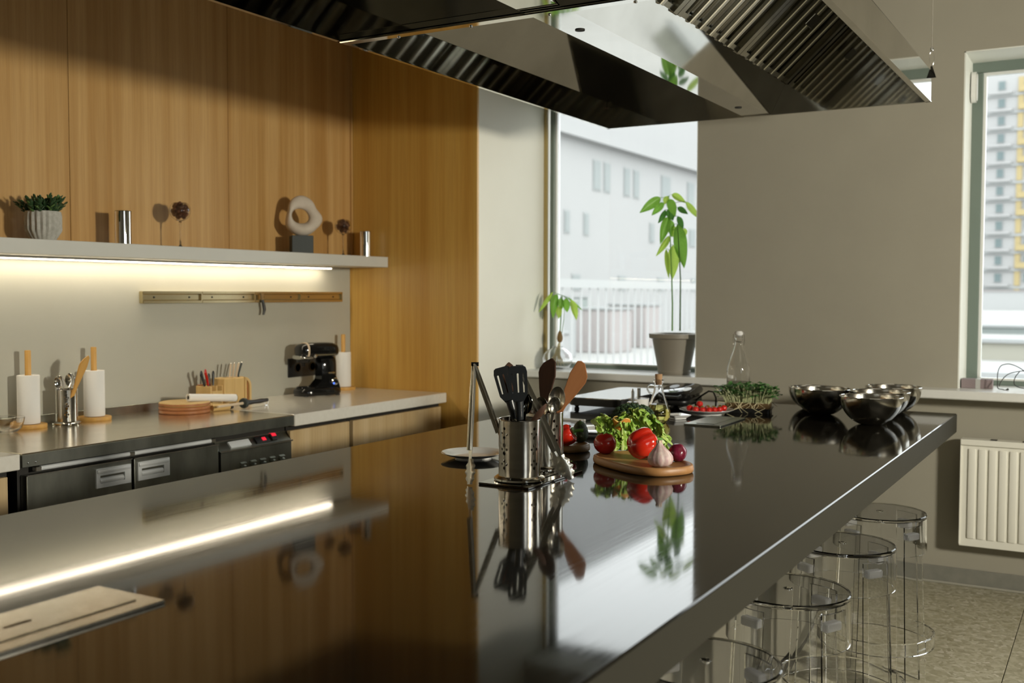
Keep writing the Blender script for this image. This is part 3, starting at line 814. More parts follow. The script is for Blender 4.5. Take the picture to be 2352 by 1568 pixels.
def tongs(label, H, T1, T2, n):
    """hinge H, two arm tips; each arm is a folded channel ending in a scalloped jaw"""
    t = thing('kitchen_tongs', label, 'tongs', Vector(H), 0, 'steel kitchen tongs')
    H = Vector(H)
    for k, T in enumerate((T1, T2)):
        T = Vector(T); L_ = (T-H).length
        M = Matrix.Translation(-H) @ frame(H, T, n if k == 0 else n)
        s = 1 if k == 0 else -1
        arm = MB()
        w0, w1 = .0055, .0075
        arm.prism([(-w0, 0), (w0, 0), (w1, L_*.3), (w1, L_*.72), (w0*.8, L_*.80), (-w0*.8, L_*.80), (-w1, L_*.72), (-w1, L_*.3)], -.001, .001, 'y')
        arm.prism([(-w0, .0), (-w0+.0012, .0), (-w1+.0012, L_*.3), (-w1+.0012, L_*.72), (-w1, L_*.72), (-w1, L_*.3)], -.001, .009, 'y')
        arm.prism([(w0, .0), (w0-.0012, .0), (w1-.0012, L_*.3), (w1-.0012, L_*.72), (w1, L_*.72), (w1, L_*.3)], -.001, .009, 'y')
        a = obj('arm', arm.xf(M), 'filter_bright_steel', t, angle=25)
        obj('grip', MB().box(-.0048, .0048, -.0028, -.0005, L_*.03, L_*(.48 if k else .10), .001).xf(M), 'black_gloss', a)
        def jaw(u, v):
            x = (v-.5)*2; wv = .017*math.sin(PI*min(1, .25+u*.75))**.5 if u < 1 else .006
            wv = .010+.010*math.sin(PI*min(.95, u))
            sc_ = 1+.16*math.cos(u*24)*abs(x)**2
            return (x*wv*sc_, .005*(1-x*x)-.003, L_*(.79+.21*u))
        jm = MB().grid(jaw, 24, 8); bmesh.ops.solidify(jm.bm, geom=jm.bm.faces[:], thickness=.0012)
        obj('jaw', jm.xf(M), 'filter_bright_steel', a)
    obj('hinge', MB().tube([(-.011*_ri.x, -.011*_ri.y, 0), (.011*_ri.x, .011*_ri.y, 0)], .006, 12), 'black_gloss', t)
    return t
hA = clampd((1091, 836), 3.08)
tongs('steel kitchen tongs straddling the holder rim with one arm outside', hA, at_z(1077, 1112, IT+.003), Vector((H1.x-.01, H1.y+.03, TOPL+.06)), TOCAM*.7-_ri*.7)
hB = clampd((1193, 842), 3.09)
tb = at_z(1312, 1100, IT+.004)
tongs('steel kitchen tongs hooked over the rim and hanging outside the holder', hB, tb, tb+Vector((-.006, .026, .012)), TOCAM)

def plate(label, loc, r, h=.02, name='plate', group=None):
    t = thing(name, label, 'plate', loc, 0, group)
    obj('dish', MB().lathe([(0,.004), (r*.55,.004), (r*.62,.005), (r*.8,.011), (r*.97,h-.003), (r,h-.001), (r*.99,h), (r*.95,h-.001), (r*.78,h-.006), (r*.62,.0075), (r*.55,.006), (0,.006)], 72), 'white_ceramic', t)
    obj('foot_ring', MB().lathe([(r*.5,.0), (r*.56,.0), (r*.57,.005), (r*.49,.005)], 48, closed=True), 'white_ceramic', t)
    return t
pc = at_z(1080, 1058, IT)
plate('white plate behind the steel tongs, near the counter side of the island', (2.965, 1.868, IT), .108, .021, group='white plates')
plate('white plate behind the avocado, mostly hidden by the lettuce', (3.72, 1.77, IT), .115, .021, group='white plates')

# --- oval board with vegetables
def board(name, label, c, rot, a, b, th, m_, pw=2.6, lip=True):
    t = thing(name, label, 'cutting board', (c[0], c[1], IT), rot)
    N = 56; prof = [(.0, .93), (.004, .985), (th*.45, 1.0), (th-.003, .985), (th, .96)] + ([(th, .90), (th-.004, .86), (th-.005, .6), (th-.005, .0)] if lip else [(th, .0)])
    mb = MB(); rings = []
    for z, s in prof:
        if s == 0: rings.append([mb.bm.verts.new((0, 0, z))]); continue
        rings.append([mb.bm.verts.new((x*s if s < .9 else x-(1-s)*.12*math.copysign(min(1, abs(x)/a), x), y*s if s < .9 else y-(1-s)*.12*math.copysign(min(1, abs(y)/b), y), z)) for x, y in ellipse(a, b, N, 0, 0, pw)])
    for p, q in zip(rings[:-1], rings[1:]):
        for i in range(N):
            j = (i+1) % N
            if len(q) == 1: mb.bm.faces.new((p[i], p[j], q[0]))
            else: mb.bm.faces.new((p[i], p[j], q[j], q[i]))
    mb.bm.faces.new(rings[0][::-1])
    obj('wooden_body', mb, m_, t, angle=60)
    return t
BC = Vector((3.078, 1.305, IT)); BROT = R(58)
board('cutting_board', 'oval wooden cutting board heaped with lettuce, pepper and garlic', BC, BROT, .188, .115, .026, 'oak_board', 2.9)
BT = IT+.0215
board('cutting_board', 'dark round-ended wooden board under the avocado behind the utensil holders', (3.30, 1.745), R(75), .155, .085, .026, 'olive_board', 2.4)

def pepper(label, loc, r, h, tilt, rotz, stem_dir=1, group='red bell peppers'):
    t = thing('bell_pepper', label, 'bell pepper', loc, rotz, group)
    prof = []
    n = 22
    for k in range(n+1):
        u = k/n; q = 2*u-1
        rr = r*max(.0, 1-abs(q)**2.8)**.48*(.88+.20*u)
        zz = h*u
        if u > .86: zz = h*(.86+(u-.86)*.35)-(u-.86)*.10*(u > .93)
        prof.append((max(rr, r*.16), zz))
    def fn(a, k):
        c = (a*3/(2*PI)+.2) % 1.0; d = min(c, 1-c)
        return 1.03-.19*math.exp(-(d/.14)**2)*(.7+.3*abs(2*k/n-1))
    M = Matrix.Rotation(tilt, 4, 'Y')
    low = min((M @ Vector((q*fn(a/16*PI, kk_)*math.cos(a/16*PI), q*fn(a/16*PI, kk_)*math.sin(a/16*PI), z))).z for kk_, (q, z) in enumerate(prof) for a in range(32))
    M = Matrix.Translation((0, 0, -low+.0005)) @ M
    mb = MB().lathe([(0, prof[0][1]+.002)]+prof+[(0, prof[-1][1]-.006)], 64, fn=fn)
    obj('flesh', mb.xf(M), 'pepper_red', t, angle=80)
    obj('stalk', MB().tube([(0,0,h*.86), (0,.002,h-.004), (.004,.005,h+.010), (.012,.008,h+.024)], [.010,.006,.0055,.0065], 10).xf(M), 'stem_green', t)
    obj('calyx', MB().lathe([(0,h*.88-.002), (.016,h*.88+.002), (.017,h*.88+.005), (0,h*.88+.006)], 20, fn=lambda a, k: 1+.25*math.cos(5*a)).xf(M), 'stem_green', t)
    return t
def bz(px, py): p = at_z(px, py, BT); return (p.x, p.y, BT)
pepper('shiny red bell pepper on the oval board beside the garlic', bz(1445, 1056), .049, .100, R(74), R(-38))
def tomato(label, loc, r, name='tomato', group=None, m_='tomato_red', seg=32):
    t = thing(name, label, 'tomato', loc, random.random()*6, group)
    mb = MB().lathe([(0, r*.04)]+[(r*math.sin(PI*k/14)*(1+.0), r*.92*(1-math.cos(PI*k/14))) for k in range(1, 14)]+[(r*.12, r*1.80), (0, r*1.74)], seg, fn=lambda a, k: 1+.02*math.cos(5*a))
    obj('flesh', mb, m_, t, angle=80)
    cal = MB()
    for k in range(5):
        a = 2*PI*k/5; c, s = math.cos(a), math.sin(a); q = r*.5
        cal.tube([(0,0,r*1.78), (c*q*.5, s*q*.5, r*1.86), (c*q, s*q, r*1.76)], [r*.07, r*.07, r*.02], 6)
    cal.tube([(0,0,r*1.74), (0,0,r*2.0)], r*.05, 6)
    obj('calyx', cal, 'stem_green', t)
    return t
tomato('large red tomato at the end of the oval board beside the lettuce', bz(1390, 1042), .038)
tomato('tiny cherry tomato tucked behind the red onion', bz(1548, 1040), .013, 'cherry_tomato', None, 'cherry_tomato_red')
def garlic(label, loc, r, tilt=(0,0), rotz=0, h=1.05, group='garlic heads'):
    t = thing('garlic_head', label, 'garlic', loc, rotz, group)
    prof = [(.0, .0), (.25, .01), (.55, .05), (.86, .22), (1.0, .50), (.97, .78), (.80, 1.08), (.56, 1.34), (.36, 1.56), (.24, 1.76), (.19, 1.95), (.0, 1.98)]
    fn = lambda a, k: 1+.055*abs(math.cos(4.5*a))*(1 if 1 < k < 8 else .2)-.02
    M = Matrix.Rotation(tilt[0], 4, 'X') @ Matrix.Rotation(tilt[1], 4, 'Y')
    obj('bulb', MB().lathe([(q*r, z*r*h) for q, z in prof], 54, fn=fn).xf(M), 'garlic_skin', t, angle=80)
    obj('dry_neck', MB().lathe([(.20*r, 1.7*r*h), (.235*r, 1.86*r*h), (.25*r, 2.0*r*h), (.18*r, 2.02*r*h), (0, 1.96*r*h)], 20, fn=lambda a, k: 1+.12*math.cos(7*a)).xf(M), 'garlic_neck', t)
    obj('root_plate', MB().lathe([(0, -.0005), (.2*r, .0), (.22*r, .02*r), (0, .03*r)], 16).xf(M), 'garlic_neck', t)
    return t
garlic('purple garlic head at the front of the oval board', bz(1518, 1072), .0385, (R(-6), R(4)))
on = thing('red_onion', 'small dark red onion beside the garlic on the oval board', 'onion', bz(1556, 1060), R(35))
obj('bulb', MB().lathe([(0,-.032), (.006,-.030), (.014,-.027), (.023,-.018), (.029,-.004), (.0285,.008), (.022,.021), (.012,.031), (.005,.038), (0,.041)], 36, fn=lambda a, k: 1+.015*math.cos(7*a)).xf(Matrix.Translation((0,0,.0285)) @ Matrix.Rotation(R(78), 4, 'Y')), 'onion_red', on, angle=80)
obj('dry_tip', MB().tube([(.038,0,.036), (.048,0,.040)], [.0045, .002], 8), 'garlic_neck', on)

# lettuce: every ruffled leaf its own part
def lettuce_leaf(L_, W, seed, curl, ruff=1.0, cup=.35):
    rnd = random.Random(seed)
    p1, p2, p3 = rnd.random()*6, rnd.random()*6, rnd.random()*6
    def f(u, v):
        x = (v-.5)*2
        wv = W*(.22+.78*math.sin(PI*min(1, .08+u*.62))**1.1) if u < .86 else W*(.22+.78*math.sin(PI*(.08+.86*.62))**1.1)*math.sqrt(max(0.02, 1-((u-.86)/.15)**2))
        e = abs(x)**1.7*u + .55*max(0, u-.7)/.3*(1-abs(x))
        r1 = math.sin(u*23+p1+x*2)*.4+math.sin(u*47+p2+x*5)*.42*abs(x)+math.sin(x*13+u*15+p3)*.4+math.sin(x*31+p1)*.25*u
        r2 = math.cos(u*27+p2+x*3)*.5+math.sin(x*19+p1+u*11)*.5
        X = x*wv*(1+.05*r2*e)
        Yn = cup*wv*x*x*(.5+u) + ruff*.020*r1*e
        Z = L_*u + ruff*.010*r2*e
        a = curl*u*u
        return (X, Yn*math.cos(a)+Z*math.sin(a)*.9, Z*math.cos(a*.8))
    return f
def lettuce(label, loc, leaves):
    t = thing('lettuce', label, 'lettuce', loc)
    for k, (dx_, dy_, L_, W, yaw, lean, curl) in enumerate(leaves):
        mb = MB().grid(lettuce_leaf(L_, W, k*7+3, curl, 1.5), 64, 34)
        M = Matrix.Translation((dx_, dy_, .004)) @ Matrix.Rotation(yaw, 4, 'Z') @ Matrix.Rotation(lean, 4, 'X')
        o = obj('leaf', mb.xf(M), 'lettuce_green', t, angle=180, fix=False)
        rib = []
        obj('rib', MB().tube([M @ Vector(lettuce_leaf(L_, W, k*7+3, curl, 0)(u/8*.8, .5)) + (M.to_3x3() @ Vector((0, -.0015, 0))) for u in range(9)], [.0065*(1-.09*u) for u in range(9)], 8), 'lettuce_rib', o)
    return t
lc = Vector(bz(1452, 1036)) + Vector((.0, .03, 0))
# leaf: offset, length, half width, yaw about z (0 leans away from the camera side), lean, curl
vx = Vector((_ri.x, _ri.y, 0)); vf = Vector((_f.x, _f.y, 0)).normalized()
def lf(a, b, L_, W, yaw, lean, curl):
    o = vx*a + vf*b
    return (o.x, o.y, L_*.88, W, yaw + YAW - PI/2, R(lean), R(curl))
lettuce('frilly green lettuce spread over the back of the oval board', lc, [
    lf(-.055, -.012, .128, .034, R(25), -2, 16), lf(-.032, -.014, .116, .040, R(-5), 1, 6), lf(-.008, -.014, .108, .036, R(-5), 2, -10),
    lf(-.02, .004, .118, .042, R(15), 4, -8), lf(.016, .006, .132, .044, R(-10), 2, 8), lf(-.052, .02, .118, .032, R(60), 10, 22),
    lf(.035, .0, .125, .046, R(-40), -22, -18), lf(.05, .015, .138, .046, R(-60), -38, -14), lf(.05, .0, .128, .040, R(-75), -52, -10),
    lf(.03, .03, .136, .046, R(-20), -10, 14), lf(.03, .035, .150, .046, R(-45), -20, -12), lf(.055, .02, .118, .042, R(-95), -56, 10),
    lf(-.035, -.030, .062, .030, R(0), 10, 20), lf(-.055, -.026, .055, .022, R(20), 6, 12), lf(.06, -.005, .105, .038, R(-70), -66, 22)])
# squash / pepper slice and broccoli behind the lettuce
sq = thing('pepper_slice', 'orange pepper half with wavy rim between lettuce and broccoli', 'pepper', tuple(at_d(1427, 966, 3.548)), 0)
sl = MB()
def cupf(u, v):
    a = 2*PI*v; r_ = .036*(.35+.65*u**.5)*(1+.12*math.cos(4*a+.9)*u)
    return (r_*math.cos(a), r_*math.sin(a)*.8, -.035+.040*u+.006*math.cos(4*a+2)*u)
sl.grid(cupf, 10, 40); bmesh.ops.remove_doubles(sl.bm, verts=sl.bm.verts, dist=1e-5); bmesh.ops.solidify(sl.bm, geom=sl.bm.faces[:], thickness=.003)
obj('flesh', sl, 'squash_orange', sq)
obj('cut_rim', MB().tube([cupf(1, k/40) for k in range(41)], .0024, 6, False), 'squash_rim', sq)
def broccoli(label, loc, r, n=230, lift=.034):
    t = thing('broccoli', label, 'broccoli', loc)
    mb = MB()
    for k in range(n):
        ph = math.acos(1-1.25*(k+.5)/n); th = PI*(1+5**.5)*k
        q = r*(.92+.12*random.random())
        p = (q*1.12*math.sin(ph)*math.cos(th), q*1.12*math.sin(ph)*math.sin(th), r*.75+lift+q*.78*math.cos(ph))
        mb.ball(p, r*.115*(.8+.5*random.random()), 1)
    o = obj('florets', mb, 'broccoli_green', t); o['kind'] = 'stuff'
    obj('crown_core', MB().ball((0,0,r*.75+lift), r*.93, 3, (1.12,1.12,.8)), 'broccoli_green', t)
    obj('stalk', MB().tube([(0,0,0), (0,0,r*.35+lift*.5), (0,0,r*.7+lift)], [r*.34, r*.36, r*.6], 14), 'broccoli_stalk', t)
    return t
broccoli('dark green broccoli head behind the lettuce', (3.60, 1.565, IT), .068)
# --- dark board with avocado and second pepper
B2 = IT+.0215
av = thing('avocado', 'bumpy dark green avocado standing on the dark wooden board', 'avocado', (at_z(1333, 1017, B2).x+.01, at_z(1333, 1017, B2).y+.006, B2), R(20))
obj('skin', MB().lathe([(0,0), (.010,.001), (.021,.008), (.0285,.022), (.0295,.036), (.026,.052), (.019,.066), (.011,.075), (.005,.078), (0,.0785)], 40, fn=lambda a, k: 1+.012*math.cos(9*a+k)), 'avocado_skin', av, angle=80)
obj('stem_scar', MB().lathe([(0,.078), (.004,.078), (.003,.0805), (0,.081)], 12), 'seed_brown', av)
pp = at_z(1274, 1027, B2)
pepper('red bell pepper with green stalk beside the avocado', (pp.x+.02, pp.y+.01, B2), .036, .082, R(62), R(-75))
garlic('pale garlic head with papery neck behind the red pepper and avocado', (3.40, 1.79, B2), .030, (R(5), R(-8)), 0, 1.3)

# --- griddle with pale glass top, sandwich press with cable, thin tray
GX0, GX1, GY0, GY1 = 4.42, 5.05, 1.975, 2.262
gz0, gz1 = .925, .963
gr = thing('electric_griddle', 'flat black electric griddle with a shiny pale top on small feet', 'griddle', (GX0, GY0, IT))
gw, gd = GX1-GX0, GY1-GY0
obj('casing', MB().prism(rounded(gw, gd, .05, 6, gw/2, gd/2), gz0-IT, gz1-IT-.004), 'black_plastic', gr, angle=30)
obj('glass_top', MB().prism(rounded(gw-.004, gd-.004, .05, 6, gw/2, gd/2), gz1-IT-.004, gz1-IT), 'polished_steel', gr, angle=30)
for a in (.06, gw-.06):
    for b in (.04, gd-.025): obj('foot', MB().lathe([(0,0), (.011,0), (.013,.006), (.008,.012), (.012,.018), (.014,.029), (0,.029)], 16, (a, b, 0)), 'rubber_black', gr)
tr_ = thing('serving_tray', 'thin dark tray with a pale rim lying in front of the griddle', 'tray', (4.20, 2.13, IT))
obj('sheet', MB().box(-.13, .13, -.14, .14, 0, .006, .002), 'black_gloss', tr_, False)
obj('pale_rim', MB().box(-.136, -.130, -.14, .14, 0, .009, .001), 'white_ceramic', tr_, False)
sp_ = thing('sandwich_press', 'black rounded sandwich press with a raised lid beside the griddle', 'sandwich press', (4.885, 1.872, IT), R(4))
def slabshape(w_, d_, z0, z1, tp, r_=.05):
    mb = MB(); N = 0; rings = []
    for z, s in ((z0, .90), (z0+.006, .97), ((z0+z1)/2, 1.0), (z1-.006, tp+.02), (z1, tp-.03)):
        rings.append([mb.bm.verts.new((x*s, y*s, z)) for x, y in rounded(w_, d_, r_, 6)])
    for p, q in zip(rings[:-1], rings[1:]):
        for i in range(len(p)): mb.bm.faces.new((p[i], p[(i+1) % len(p)], q[(i+1) % len(p)], q[i]))
    mb.bm.faces.new(rings[0][::-1]); mb.bm.faces.new(rings[-1]); return mb
obj('lower_shell', slabshape(.29, .165, .012, .045, .97), 'black_plastic', sp_, angle=45)
M = Matrix.Translation((0,0,.048)) @ Matrix.Rotation(R(-6), 4, 'Y')
lid_ = obj('lid', slabshape(.30, .175, .0, .040, .92).xf(M), 'black_gloss', sp_, angle=45)
obj('lid_badge', MB().prism(ellipse(.045, .020, 24, -.03, -.045), .0405, .0425).xf(M), 'silver_plastic', lid_)
obj('lid_badge', MB().prism(ellipse(.045, .022, 24, .03, .035), .0405, .042).xf(M), 'black_plastic', lid_)
obj('lid_handle', MB().tube([(-.145,-.05,.028), (-.172,-.04,.026), (-.172,.04,.026), (-.145,.05,.028)], .008, 10).xf(M), 'black_plastic', sp_)
for a in (-.11, .11):
    for b in (-.055, .055): obj('foot', MB().lathe([(0,0), (.012,0), (.012,.014), (0,.014)], 12, (a, b, 0)), 'rubber_black', sp_)
obj('hinge', MB().tube([(.13,-.06,.045), (.13,.06,.045)], .016, 12), 'black_plastic', sp_)
obj('cable', MB().tube([(.0,-.08,.03), (-.0,-.11,.055), (0,-.145,.078), (.01,-.165,.074), (.01,-.178,.045), (.0,-.180,.004)], .0042, 10), 'cable_black', sp_)
# --- pourers, cup, oil bottle, dish
p = at_z(1453, 967, IT)
ja = thing('oil_pourer', 'small glass jar with steel cap and slanted pouring spout', 'pourer', (p.x, p.y, IT))
obj('jar', MB().lathe([(0,0), (.023,0), (.0255,.004), (.0255,.046), (.022,.052), (.0195,.052), (.0225,.044), (.0225,.006), (0,.005)], 28), 'clear_glass', ja)
obj('contents', MB().lathe([(0,.0055), (.0222,.0055), (.0222,.04), (0,.04)], 24), 'root_cream', ja)
obj('cap', MB().lathe([(0,.050), (.0265,.050), (.0275,.053), (.0275,.066), (.024,.070), (0,.070)], 28), 'polished_steel', ja)
obj('spout', MB().tube([(0,0,.068), (0,0,.108)], .0065, 14).tube([(0,0,.106), (.001,.001,.118)], [.0065, .002], 14), 'polished_steel', ja)
p = at_z(1467, 949, IT) + Vector((.02, .0, 0))
cu = thing('sugar_pourer', 'white cup with black lid and steel spout behind the glass jar', 'pourer', (at_z(1467, 957, IT).x, at_z(1467, 957, IT).y, IT))
obj('cup', MB().lathe([(0,0), (.036,0), (.038,.003), (.046,.068), (.0465,.070), (.044,.070), (.036,.006), (0,.005)], 40), 'white_ceramic', cu)
obj('lid', MB().lathe([(0,.062), (.0435,.062), (.0435,.068), (0,.070)], 32), 'black_plastic', cu)
obj('spout', MB().tube([(0,0,.068), (0,0,.108)], .0075, 14), 'polished_steel', cu)
p = at_z(1512, 969, IT)
ob = thing('oil_bottle', 'glass oil cruet with cork stopper, handle and pale oil', 'bottle', (p.x, p.y, IT), YAW+R(-90))
outer = [(0,.0), (.028,.0), (.033,.003), (.041,.014), (.046,.030), (.045,.042), (.038,.062), (.029,.084), (.021,.108), (.0168,.130), (.0162,.146), (.020,.149), (.0215,.154), (.020,.159), (.0165,.160)]
inner = [(.0140,.159), (.0138,.131), (.0180,.109), (.0258,.085), (.0345,.063), (.0418,.042), (.0428,.030), (.038,.016), (.030,.006), (0,.0055)]
obj('glass', MB().lathe(outer+inner, 48), 'clear_glass', ob, angle=60)
obj('oil', MB().lathe([(0,.0053), (.0301,.0058), (.0381,.0158), (.0429,.030), (.0419,.042), (.0346,.063), (.0328,.067), (0,.067)], 48), 'olive_oil', ob, angle=50)
obj('cork', MB().lathe([(0,.140), (.0125,.140), (.0142,.176), (.0142,.1785), (0,.1785)], 20), 'cork', ob)
obj('handle', MB().tube([(-.017,0,.138), (-.030,0,.141), (-.041,0,.134), (-.043,0,.122), (-.036,0,.110), (-.024,0,.106)], .0036, 10), 'clear_glass', ob)
p = at_z(1556, 962, IT)
di = thing('spice_dish', 'small square white dish of peppercorns beside the oil cruet', 'dish', (p.x, p.y, IT), R(52))
mb = MB(); rings = []
for s, z in ((.026,0), (.030,.002), (.030,.006), (.046,.019), (.047,.0205), (.0445,.0205), (.029,.0085), (.0,.008)):
    if s == 0: rings.append([mb.bm.verts.new((0,0,z))])
    else: rings.append([mb.bm.verts.new((x, y, z)) for x, y in rounded(2*s, 2*s, .008, 4)])
for a, b in zip(rings[:-1], rings[1:]):
    for i in range(len(a)):
        j = (i+1) % len(a); mb.bm.faces.new((a[i], a[j], b[j], b[i]) if len(b) > 1 else (a[i], a[j], b[0]))
mb.bm.faces.new(rings[0][::-1])
obj('bowl', mb, 'white_ceramic', di)
pk = MB()
for k in range(46):
    a = random.random()*6.28; q = .027*math.sqrt(random.random()); pk.ball((q*math.cos(a), q*math.sin(a), .0105+.006*(1-(q/.027)**2)*random.random()), .0024, 1)
o = obj('peppercorns', pk, 'peppercorn', di); o['kind'] = 'stuff'
ja.scale = (.95, .95, 1.2); cu.scale = (1, 1, 1.2); ob.scale = (1.12, 1.12, 1.16)
# --- plate of cherry tomatoes, every tomato a thing
TP = Vector((4.605, 1.635, IT))
plate('white plate piled with cherry tomatoes', TP, .124, .024, group=None)
first = None; rr = .0155
spots = [(-.078,-.004), (-.056,-.03), (-.05,.018), (-.026,-.034), (-.022,.0), (.004,-.035), (.008,.004), (.03,-.026), (.034,.014), (.056,-.016), (.066,.018), (-.018,.036), (.012,.04), (.078,-.004)]
ws = ['at the rim nearest the spice dish', 'low at the front near the dark lid', 'at the back near the sandwich press', 'in the front row left of the middle', 'in the middle of the pile', 'front and centre of the pile', 'behind the front centre one', 'front row towards the sprouts', 'second row towards the sprouts', 'front row near the sprouts', 'outer back row near the sprouts', 'in the back row near the press cable', 'in the back row behind the middle', 'closest to the sprouts']
for k, (a, b) in enumerate(spots):
    q = TP + vx*a + vf*b
    zz = TP.z+.0075 + .017*max(0, (math.hypot(a, b)-.055)/.06)
    lab = 'shiny red cherry tomato on the white plate, ' + ws[k]
    if first is None:
        first = tomato(lab, (q.x, q.y, zz), rr, 'cherry_tomato', 'cherry tomatoes on the plate', 'cherry_tomato_red', 20)
    else: copy_tree(first, (q.x, q.y, zz), random.random()*6, lab)
q = TP + vx*(-.030) + vf*.012
copy_tree(first, (q.x, q.y, TP.z+.0075+.024), 1.0, 'shiny red cherry tomato lying on top of the others')
# --- microgreens
MGc = Vector((4.80, 1.50, IT)); mrot = R(101)
mg = thing('microgreens_tray', 'block of dense green sprouts with trailing roots in a black tray', 'sprouts', MGc, mrot)
ml, mw = .105, .062
obj('tray', MB().prism(rounded(2*ml, 2*mw, .012, 4), 0, .020, 'z').prism(rounded(2*ml+.012, 2*mw+.012, .014, 4), .018, .021), 'black_plastic', mg, angle=40)
obj('root_mat', MB().prism(rounded(2*ml-.006, 2*mw-.006, .012, 4), .020, .046), 'soil', mg, angle=40)
st = MB(); lv = MB(); lv2 = MB()
rnd = random.Random(3)
for k in range(640):
    a = (rnd.random()*2-1)*(ml-.004); b = (rnd.random()*2-1)*(mw-.004)
    spread = 1.0+.30*rnd.random()
    top = Vector((a*spread*1.08 + rnd.uniform(-.02,.02), b*spread*1.1 + rnd.uniform(-.02,.02), .082+.050*rnd.random() - .015*(abs(a)/ml)**2))
    mid = Vector((a+(top.x-a)*.3, b+(top.y-b)*.3, .072))
    st.tube([(a, b, .040), mid, top], [.0011, .0010, .0008], 4, False)
    for s in (-1, 1):
        yaw = rnd.random()*6.28; t_ = rnd.uniform(-.5, .5)
        M = Matrix.Translation(top) @ Matrix.Rotation(yaw, 4, 'Z') @ Matrix.Rotation(t_, 4, 'Y')
        w_ = .0105*rnd.uniform(.7, 1.25); l_ = .0125*rnd.uniform(.8, 1.2)
        (lv if rnd.random() < .7 else lv2).prism([(0,-.001), (l_*.5,-w_*.8), (l_,-w_*.9), (l_*1.35,-w_*.35), (l_*1.25,0), (l_*1.35,w_*.35), (l_,w_*.9), (l_*.5,w_*.8), (0,.001)], 0, .0006) if False else None
        vsl = [M @ Vector(q) for q in ((0,0,0), (l_*.45,-w_*.75,.001), (l_,-w_*.85,.002), (l_*1.3,-w_*.3,.002), (l_*1.3,w_*.3,.002), (l_,w_*.85,.002), (l_*.45,w_*.75,.001))]
        tgt = lv if rnd.random() < .72 else lv2
        tgt.bm.faces.new([tgt.bm.verts.new(q) for q in vsl])
for nm, mb_, m_ in (('sprout_stems', st, 'sprout_stem'), ('sprout_leaves', lv, 'sprout_leaf'), ('sprout_leaves', lv2, 'sprout_leaf_light')):
    o = obj(nm, mb_, m_, mg, fix=False); o['kind'] = 'stuff'
rt = MB()
for k in range(26):
    a = rnd.uniform(-ml, ml); s = -1 if rnd.random() < .8 else 1
    b = s*(mw-.002)
    rt.tube([(a, b, .045), (a+rnd.uniform(-.01,.01), b+s*.006, .034), (a+rnd.uniform(-.02,.02), b+s*.008, .022)], .0012, 5)
for k in range(7):
    a = rnd.uniform(-ml, ml); b = mw
    rt.tube([(a, mw-.004, .045), (a+rnd.uniform(-.02,.03), mw+.014, .050), (a+rnd.uniform(-.03,.05), mw+.026, .028), (a+rnd.uniform(-.04,.07), mw+.032, .003)], [.0014,.0014,.0012,.001], 6)
o = obj('trailing_roots', rt, 'root_cream', mg); o['kind'] = 'stuff'
# --- swing-top bottle
p = at_z(1695, 936, IT)
sb_ = thing('swing_top_bottle', 'tall clear swing-top bottle of water behind the sprouts', 'bottle', (p.x, p.y, IT), YAW)
S = p.x*_f.x+p.y*_f.y
k = 1/2411*5.0
ro = .0555
outer = [(0,.006), (.025,.004), (.048,.0), (.053,.004), (ro,.010), (ro,.170), (.0545,.190), (.050,.212), (.041,.240), (.031,.266), (.0235,.288), (.0195,.305), (.0175,.330), (.0205,.333), (.0205,.341), (.0175,.344), (.0175,.352)]
inner = [(.0145,.352), (.0145,.330), (.0165,.305), (.0205,.287), (.028,.265), (.038,.238), (.047,.211), (.0512,.190), (.052,.170), (.052,.014), (.045,.009), (0,.010)]
obj('glass', MB().lathe(outer+inner, 48), 'clear_glass', sb_, angle=60)
obj('water', MB().lathe([(0,.0098), (.045,.0088), (.0521,.014), (.0521,.125), (0,.125)], 48), 'water', sb_, angle=50)
obj('stopper', MB().lathe([(0,.340), (.0135,.345), (.0135,.353), (.0195,.354), (.0205,.364), (.014,.372), (0,.373)], 24), 'white_ceramic', sb_)
obj('wire_bail', MB().tube([(0,-.019,.368), (0,-.026,.360), (.002,-.028,.325), (.006,-.026,.305), (.008,-.021,.311)], .0017, 8).tube([(0,.019,.368), (0,.026,.360), (.002,.028,.325), (.006,.026,.305), (.008,.021,.311)], .0017, 8).torus((0,0,.322), .0195, .0016, 28, 8).tube([(0,-.019,.368), (0,.019,.368)], .0016, 8), 'steel_edge_strip', sb_)
# --- steel bowls
def steel_bowl(label, px, py, r, h):
    p = at_z(px, py, IT) if py else Vector(px)
    t = thing('mixing_bowl', label, 'bowl', (p.x, p.y, IT), 0, 'steel mixing bowls')
    pr = [(0,0), (r*.30,0), (r*.36,.002)]
    for k in range(1, 15):
        a = R(20+70*k/14); pr.append((r*math.sin(a)/math.sin(R(90))*(1 if k else 1), h*(1-math.cos(a)-.0603)/(1-.0603)))
    pr[-1] = (r, h)
    inn = [(q-.0012 if q > .01 else 0, z+.0012) for q, z in pr[::-1]]
    inn[0] = (r-.0012, h)
    obj('shell', MB().lathe(pr+inn, 72), 'bowl_steel', t, angle=60)
    obj('rolled_rim', MB().torus((0,0,h), r, .0022, 72, 8), 'chrome', t)
    return t
mottle(mat('bowl_steel', (.6,.57,.5), .16, 1.0), (.54,.52,.47), (.64,.62,.57), 60, (.05,.05,1))
steel_bowl('brushed steel mixing bowl closest to the bar stools', 2000, 974, .128, .119)
steel_bowl('brushed steel mixing bowl standing apart towards the sprouts', 1887, 951, .128, .119)
steel_bowl('steel mixing bowl between two others near the island end', 2021, 959.5, .126, .119)
steel_bowl('steel mixing bowl farthest towards the window sill', 2051, 945.5, .126, .119)
steel_bowl('smaller steel mixing bowl hidden behind the one standing apart', (5.09, 1.275, IT), None, .112, .104)
# ================================================================== shelf decoration
SI = (SY+WY)/2 - .03          # line on which the shelf things stand
def shelf_x(px, Y=None): return at_y(px, 520, Y or SI).x
